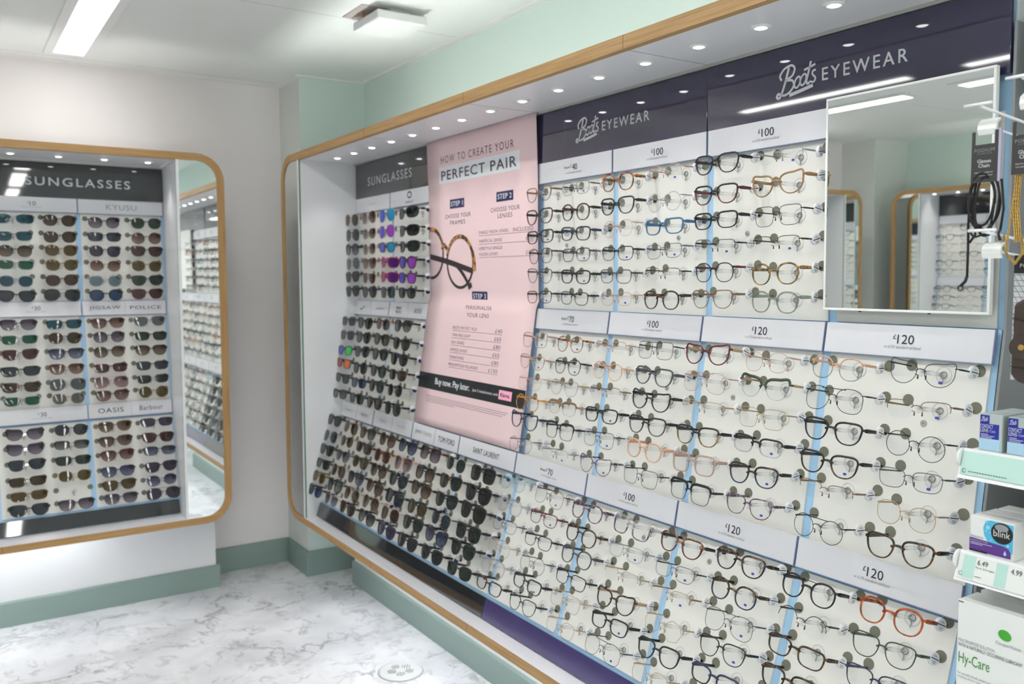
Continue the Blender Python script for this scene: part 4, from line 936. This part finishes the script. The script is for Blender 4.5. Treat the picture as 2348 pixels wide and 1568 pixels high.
# ------------------------------------------------------------------ gondola at the near end of the long wall
GY = .800    # its far end
t = thing('shelf_unit', 'grey steel shop shelving at the right edge beside the eyewear wall', 'shelving', T(1.62, GY - .3, 0))
part('back_panel', MB().box(.10, .12, -.3, .298, .2, 2.0), 'steel', t)
part('side_panel', MB().prism([(x - .019, .3135, z) for x, z in ((-.003, 1.93), (-.003, 1.385), (-.079, .875), (-.225, .41), (.13, .41), (.13, 1.93))], (0, .0052, 0)), 'steel', t)
part('upright', MB().box(.085, .10, .255, .280, .2, 2.0, 0).box(.082, .085, .262, .266, .2, 2.0, 1).box(.082, .085, .270, .273, .2, 2.0, 1), ['plastic', 'black'], t)
hs = MB(); hs.box(-.03, -.02, -.3, .29, 1.80, 2.0); part('header_card', hs, 'plastic', t)
def shelf(z, lab, mintfull):
    s = thing('shelf', lab, 'shelf', T(1.43, GY - .01, z), 'shelves of the grey unit')
    bevel(part('tray', MB().box(0, .27, -.5, 0, -.018, 0), 'plastic', s), .003)
    lp = MB().prism([(-.002, 0, .003), (.004, 0, .003), (-.012, 0, -.045), (-.018, 0, -.045)], (0, -.5, 0)); part('label_rail', lp, 'wire', s)
    e = MB(); e.disc((-.004, .002, -.012), (0, -1, 0), .016, .004); part('rail_end', e, 'plastic', s)
    R = Matrix(((0, math.sin(.32), -math.cos(.32) * 0 + -.0, 0), (0, 0, 0, 0), (0, 0, 0, 0), (0, 0, 0, 1)))
    zl = Vector((.014, 0, .048)).normalized(); yl = Vector((0, -1, 0)).cross(zl) * -1
    xl = Vector((0, -1, 0)); yl = zl.cross(xl)
    F = Matrix(((xl.x, yl.x, zl.x, -.010), (xl.y, yl.y, zl.y, 0), (xl.z, yl.z, zl.z, -.021), (0, 0, 0, 1)))
    c = MB(); tx = MB()
    if mintfull:
        c.box(.004, .115, -.0032, -.0022, -.018, .021, 0); c.box(.117, .4, -.0032, -.0022, -.018, .021, 1)
        for k in range(14): tx.box(.018 + .0045 * k, .0212 + .0045 * k, -.0036, -.0033, -.013, -.0118, 0)
    else:
        c.box(.004, .4, -.0032, -.0022, -.020, .021, 1); c.box(.012, .032, -.0036, -.0030, -.018, .020, 0); c.box(.066, .084, -.0036, -.0030, -.018, .020, 0)
        add_text(tx, '6.49', .044, .012, .017, .0085, -.0040); add_text(tx, 'Eye Drops', .049, .003, .030, .0035, -.0040); add_text(tx, '4.99', .098, .012, .017, .0085, -.0040)
        tx.box(.034, .045, -.0040, -.0036, -.012, -.0112)
    stroke(tx, [(.011 + .003 * math.cos(a), -.012 + .003 * math.sin(a)) for a in [.6 + k * .75 for k in range(8)]], .0008, 0, 0, 1, 1, -.0044)
    part('price_card', c, ['mintcard', 'cartonwhite'], s, F); part('lettering', tx, 'ink', s, F)
    return s
shelf(1.192, 'upper white shelf with a mint label strip', True)
shelf(1.018, 'middle white shelf with 6.49 price label', False)
shelf(.775, 'lowest white shelf under the large white carton', False)
XG = Matrix(((0, 1, 0, 0), (-1, 0, 0, 0), (0, 0, 1, 0), (0, 0, 0, 1)))   # local X right (towards -Y), Y into the unit
def carton(name, x, yl, z, w, d, h, mat, label, group=None):
    t = thing(name, label, 'box', T(x, yl, z + .0004) @ XG, group)
    o = part('carton', MB().box(0, w, 0, d, 0, h), mat, t); bevel(o, .0012)
    return t
def lens_box(yl, lab, depth_i=0):
    t = carton('contact_lens_box', 1.447 + .052 * depth_i, yl, 1.192, .037, .050, .062, 'boxgrey', lab, 'contact lens boxes on the upper shelf')
    a = MB().box(.001, .032, -.0006, 0, .021, .046, 0).box(.001, .016, -.0006, 0, .046, .060, 0).box(.0, .034, -.0005, 0, .002, .021, 1)
    tx = MB(); add_text(tx, 'CONTACT', .012, .0415, .021, .0062, -.0009, 0, 1, True); add_text(tx, 'LENS', .0085, .0345, .013, .0062, -.0009, 0, 1, True); add_text(tx, 'Case', .022, .0345, .009, .0045, -.0009, 0)
    for k, w in enumerate((.012, .022, .018)): tx.box(.003, .003 + w, -.0009, -.0006, .0275 - .0026 * k, .0285 - .0026 * k)
    script_logo(tx, .003, .0495, .011, .008, -.0009)
    part('printed_label', a, ['boxblue', 'boxsky'], t); part('lettering', tx, 'letter', t)
lens_box(.774, 'small silver and blue contact lens box, at the shelf end'); lens_box(.728, 'small silver and blue contact lens box, second from the shelf end')
lens_box(.774, 'contact lens box behind the one at the shelf end', 1); lens_box(.728, 'contact lens box behind the second from the end', 1)
for k in range(3):
    t = carton('eye_drop_box', 1.440 + .040 * k, .780 - .002 * k, 1.018, .072, .036, .063, 'cartonwhite', ['white eye drop carton with blue bubbles and violet band, front of shelf', 'eye drop carton standing second behind the front one', 'eye drop carton standing last behind the front one'][k], 'eye drop cartons on the middle shelf')
    if k: continue
    a = MB()
    pts = [(.071, -.0006, .060), (.071, -.0006, .012), (.055, -.0006, .020), (.030, -.0006, .024), (.024, -.0006, .034), (.022, -.0006, .046), (.026, -.0006, .058), (.034, -.0006, .0605)]
    a.face(pts[::-1], 0)
    q = [(.0, -.0009, .004), (.068, -.0009, .004), (.068, -.0009, .014), (.064, -.0009, .020), (.056, -.0009, .0225), (.0, -.0009, .0255)]; a.face(q, 1)
    a.box(0, .030, -.0012, -.0009, .003, .006, 2); a.prism(ellipse((.053, .043), .0175, .0175, -.0011, 32), (0, -.0004, 0), 2); a.prism(ellipse((.0525, .052), .011, .006, -.0015, 24), (0, -.0001, 0), 3)
    for x, z, r in ((.030, .048, .0032), (.040, .052, .0018), (.027, .042, .0014), (.034, .040, .0012), (.036, .028, .001), (.063, .0245, .002), (.028, .056, .001)): a.prism(ellipse((x, z), r, r, -.0007, 14), (0, -.0003, 0), 4)
    a.face([(.059, -.0012, .016), (.0565, -.0012, .010), (.058, -.0012, .0075), (.0605, -.0012, .0075), (.0615, -.0012, .010)], 4)
    part('printed_label', a, ['aqua', 'violet', 'black', 'steel', 'boxsky'], t)
    tx = MB(); add_text(tx, 'blink', .053, .042, .027, .011, -.0018, 0, 1, True); add_text(tx, 'soothing eye drops', .016, .0215, .029, .0028, -.0012, 0)
    for z, w in ((.0175, .036), (.015, .02)): tx.box(.002, .002 + w, -.0012, -.0009, z, z + .0008)
    part('lettering', tx, 'letter', t); t2 = MB(); add_text(t2, 'intensive', .012, .0285, .021, .0042, -.0008, 0); part('dark_lettering', t2, 'greyink', t)
for k in range(2):
    t = carton('lens_solution_box', 1.415 + .062 * k, .782 - .004 * k, .775, .17, .058, .165 + .004 * k, 'cartonwhite', ['large white lens solution carton with green lettering on the lowest shelf', 'large white carton behind the front lens solution carton'][k], 'lens solution cartons on the lowest shelf')
    tx = MB(); gx = MB()
    add_text(gx, 'Hy-Care', .030, .064, .052, .024, -.0008); add_text(tx, 'MULTIPURPOSE SOLUTION', .033, .0965, .060, .0055, -.0008, 1); add_text(tx, 'WITH A NATURALLY OCCURRING LUBRICANT', .055, .0885, .104, .0058, -.0008, 0)
    add_text(tx, 'CooperVision', .084, .112, .040, .0075, -.0008, 1); add_text(tx, 'For use with all soft contact lenses', .033, .040, .060, .0045, -.0008, 1); add_text(tx, 'including silicone hydrogel', .026, .033, .046, .0045, -.0008, 1)
    tx.box(.001, .009, -.0006, .0002, .161, .1625, 0)
    bl = MB(); bl.prism(ellipse((.078, .128), .0105, .0085, -.0004, 24, -.3), (0, -.0006, 0))
    part('lettering', tx, ['ink', 'greyink'], t); part('green_lettering', gx, 'greenprint', t); part('leaf_logo', bl, 'greenball', t)
# hooks
def hook(y, z, lab, x=1.325, hold=True):
    t = thing('display_hook', lab, 'hook', T(x, y, z), 'display hooks of the grey unit')
    a = MB(); a.tube([(.005, 0, 0), (1.717 - x, 0, -.034)], .0022); a.tube([(0, .021, .002), (0, -.021, .002)], .0024); part('wire_arm', a, 'wire', t)
    b = MB(); b.tube([(.035, 0, -.028), (1.717 - x, 0, -.058)], .0018); part('lower_wire', b, 'wire', t)
    if hold:
        c = MB(); prof = [(-.002, -.024), (-.006, -.016), (-.004, -.006), (.006, .001), (.008, -.002), (.0, -.008), (-.001, -.016), (.002, -.024)]
        c.prism([(px + .033, .0145, pz - .016) for px, pz in prof], (0, -.029, 0)); part('label_holder', c, 'plastic', t)
    return t
hook(.729, 1.740, 'white wire display hook above the black cord pack'); hook(.655, 1.765, 'upper white display hook at the right edge', 1.30)
hook(.716, 1.550, 'white wire display hook below the black cord pack'); 
def pack(yc, z, lab, w=.040):
    t = thing('cord_pack', lab, 'accessory card', T(1.352, yc, z) @ XG, 'glasses chain cards')
    c = MB(); H = .078; hw = w / 2
    c.box(-hw, hw, 0, .0012, -H, -.020).box(-hw, -hw + .005, 0, .0012, -.020, 0).box(hw - .005, hw, 0, .0012, -.020, 0); part('card', c, 'card', t)
    sp = MB().box(hw, hw + .004, .001, .006, -H, .002); part('side_wall', sp, pbr('card_lilac', srgb(170, 166, 190), .5) if 'card_lilac' not in MATS else MATS['card_lilac'], t)
    tx = MB(); add_text(tx, 'PODIUM', 0, -.029, .031, .0052, -.0004, 1, 1.15); add_text(tx, 'LONDON', 0, -.034, .022, .0022, -.0004, 1, 1.6); add_text(tx, 'Glasses', 0, -.0455, .021, .0055, -.0004, 0, 1, True); add_text(tx, 'Chain', 0, -.0525, .017, .0055, -.0004, 0, 1, True); add_text(tx, 'Ideal for sunglasses', 0, -.063, .028, .0026, -.0004, 0); add_text(tx, 'and optical frames', 0, -.0675, .027, .0026, -.0004, 0)
    part('lettering', tx, ['letter', 'greyink'], t); return t
t = pack(.731, 1.705, 'charcoal glasses chain card holding a looped black cord')
c = MB()
def loop(cx, cz, rx, rz, y, r=.0019, a0=0, a1=360, n=26): c.tube([(cx + rx * math.cos(math.radians(a0 + (a1 - a0) * k / n)), y + .002 * math.sin(k * .7), cz + rz * math.sin(math.radians(a0 + (a1 - a0) * k / n))) for k in range(n + 1)], r, 0, 6)
loop(.0, -.108, .0235, .044, .003); loop(.002, -.110, .021, .050, .006, a0=60, a1=300); loop(-.003, -.104, .0205, .040, .001); loop(.004, -.106, .020, .045, .004, a0=-120, a1=120); loop(.002, -.112, .015, .042, .002)
c.tube([(-.021, .002, -.085), (-.023, .003, -.14), (-.0215, .002, -.18), (-.0215, .002, -.222)], .0021, 0, 6); c.tube([(-.021, .001, -.15), (-.012, .0, -.162), (.004, .0, -.158), (.014, 0, -.142)], .0019, 0, 6); c.tube([(.026, .003, -.075), (.030, .004, -.12), (.027, .003, -.150)], .002, 0, 6); c.tube([(-.012, .001, -.12), (-.0105, .001, -.158), (-.019, .001, -.170)], .0021, 0, 6)
part('black_cord', c, 'cord', t)
e = MB(); e.tube([(-.0215, .002, -.222), (-.024, .002, -.230), (-.031, .001, -.238)], .0026, 0, 6); 
e.tube([(-.031 + .004 * math.cos(a), .001, -.241 + .004 * math.sin(a)) for a in [k * math.pi / 6 for k in range(12)]], .0010, 0, 6, True); e.tube([(.014, 0, -.142), (.012, 0, -.152)], .003, 0, 6); e.tube([(.011 + .003 * math.cos(a), 0, -.156 + .004 * math.sin(a)) for a in [k * math.pi / 6 for k in range(12)]], .0009, 0, 6, True); e.tube([(.027, .003, -.150), (.024, .003, -.158), (.027, .003, -.168)], .0022, 0, 6)
part('cord_end', e, 'black', t)
t = pack(.670, 1.712, 'charcoal glasses chain card at the right edge with gold chain')
c = MB()
def chain(pts, n, r):
    for k in range(n):
        f = k / (n - 1) * (len(pts) - 1); i = min(int(f), len(pts) - 2); a = Vector(pts[i]).lerp(Vector(pts[i + 1]), f - i); d = (Vector(pts[i + 1]) - Vector(pts[i])).normalized()
        s = Vector((1, 0, 0)) if k % 2 else Vector((0, 1, 0))
        c.tube([a + d * (r * 1.5 * math.cos(q)) + s * (r * .9 * math.sin(q)) for q in [j * math.pi / 4 for j in range(8)]], r * .32, 0, 5, True)
for dx in (-.014, -.011, -.008): chain([(dx, .004, -.076), (dx - .003, .006, -.13), (dx + .002, .005, -.175)], 34, .0022)
chain([(-.015, .004, -.10), (-.022, .004, -.16), (-.026, .003, -.19)], 26, .0018)
part('gold_chain', c, 'gold', t)
t = thing('gold_chain_loop', 'loop of gold chain hanging from the lower display hook', 'chain', T(1.37, .700, 1.548) @ XG)
c = MB(); chain([(-.006, 0, -.004), (-.008, .001, -.02), (.002, 0, -.036), (.012, 0, -.046), (.022, .001, -.03), (.02, 0, -.008)], 44, .0022); part('links', c, 'gold', t)
d = MB(); d.disc((.010, -.002, -.012), (0, -1, 0), .006, .003, 0, 14); part('clear_tab', d, 'acryl', t)
t = thing('spectacle_case', 'brown leather spectacle case on a patterned backing card', 'glasses case', T(1.40, .677, 1.515) @ XG)
def honeycomb():
    m, tt, o = newmat('cube_pattern_card'); tc = nd(tt, 'TexCoord'); v = nd(tt, 'TexVoronoi', Scale=115.0, feature='DISTANCE_TO_EDGE', Randomness=0.0)
    l = nd(tt, 'Math', operation='LESS_THAN'); l.inputs[1].default_value = .06; mx = nd(tt, 'Mix', data_type='RGBA'); mx.inputs[6].default_value = srgb(196, 198, 202); mx.inputs[7].default_value = srgb(96, 98, 104); b = nd(tt, 'BsdfPrincipled', Roughness=.5)
    mp = nd(tt, 'Mapping'); mp.inputs['Rotation'].default_value = (0, 0, 0)
    cx = nd(tt, 'SeparateXYZ'); cb = nd(tt, 'CombineXYZ'); tt.links.new(tc.outputs['Object'], cx.inputs[0]); sk = nd(tt, 'Math', operation='MULTIPLY_ADD'); sk.inputs[1].default_value = .577; tt.links.new(cx.outputs[2], sk.inputs[0]); tt.links.new(cx.outputs[0], sk.inputs[2]); tt.links.new(sk.outputs[0], cb.inputs[0]); tt.links.new(cx.outputs[2], cb.inputs[1]); v.voronoi_dimensions = '2D'
    tt.links.new(cb.outputs[0], v.inputs['Vector']); tt.links.new(v.outputs['Distance'], l.inputs[0]); tt.links.new(l.outputs[0], mx.inputs[0]); tt.links.new(mx.outputs[2], b.inputs['Base Color']); tt.links.new(b.outputs[0], o.inputs[0]); return m
bevel(part('backing_card', MB().box(-.030, .045, .006, .0075, -.196, -.028), honeycomb(), t), .0006)
part('header_flap', MB().box(-.030, .045, .0055, .0075, -.028, 0), 'black', t)
lx_ = MB(); add_text(lx_, 'PODIUM', -.004, -.016, .034, .006, .0050, 0, 1.15); part('lettering', lx_, 'letter', t)
pr = [(-.020, -.075), (-.021, -.105), (-.020, -.125), (-.025, -.140), (-.022, -.152), (-.022, -.185), (-.012, -.196), (.02, -.203), (.05, -.203), (.05, -.055), (.01, -.058)]
o = part('case_body', MB().prism([(x, .006, z) for x, z in pr], (0, -.018, 0)), 'leather', t); bevel(o, .005, 3)
b = MB(); b.tube([(-.021, -.0125, -.097), (0, -.0145, -.101), (.05, -.0145, -.104)], .0008, 0, 5); b.tube([(-.022, -.0125, -.172), (0, -.0145, -.174), (.05, -.0145, -.176)], .0008, 0, 5); part('stitch_strap', b, 'black', t)
b = MB(); b.disc((-.005, -.012, -.142), (0, -1, 0), .018, .003, 0, 28); part('round_flap', b, 'leather', t)
b = MB(); b.disc((-.005, -.015, -.142), (0, -1, 0), .0052, .0015, 0, 18, .004); part('brass_stud', b, 'gold', t)
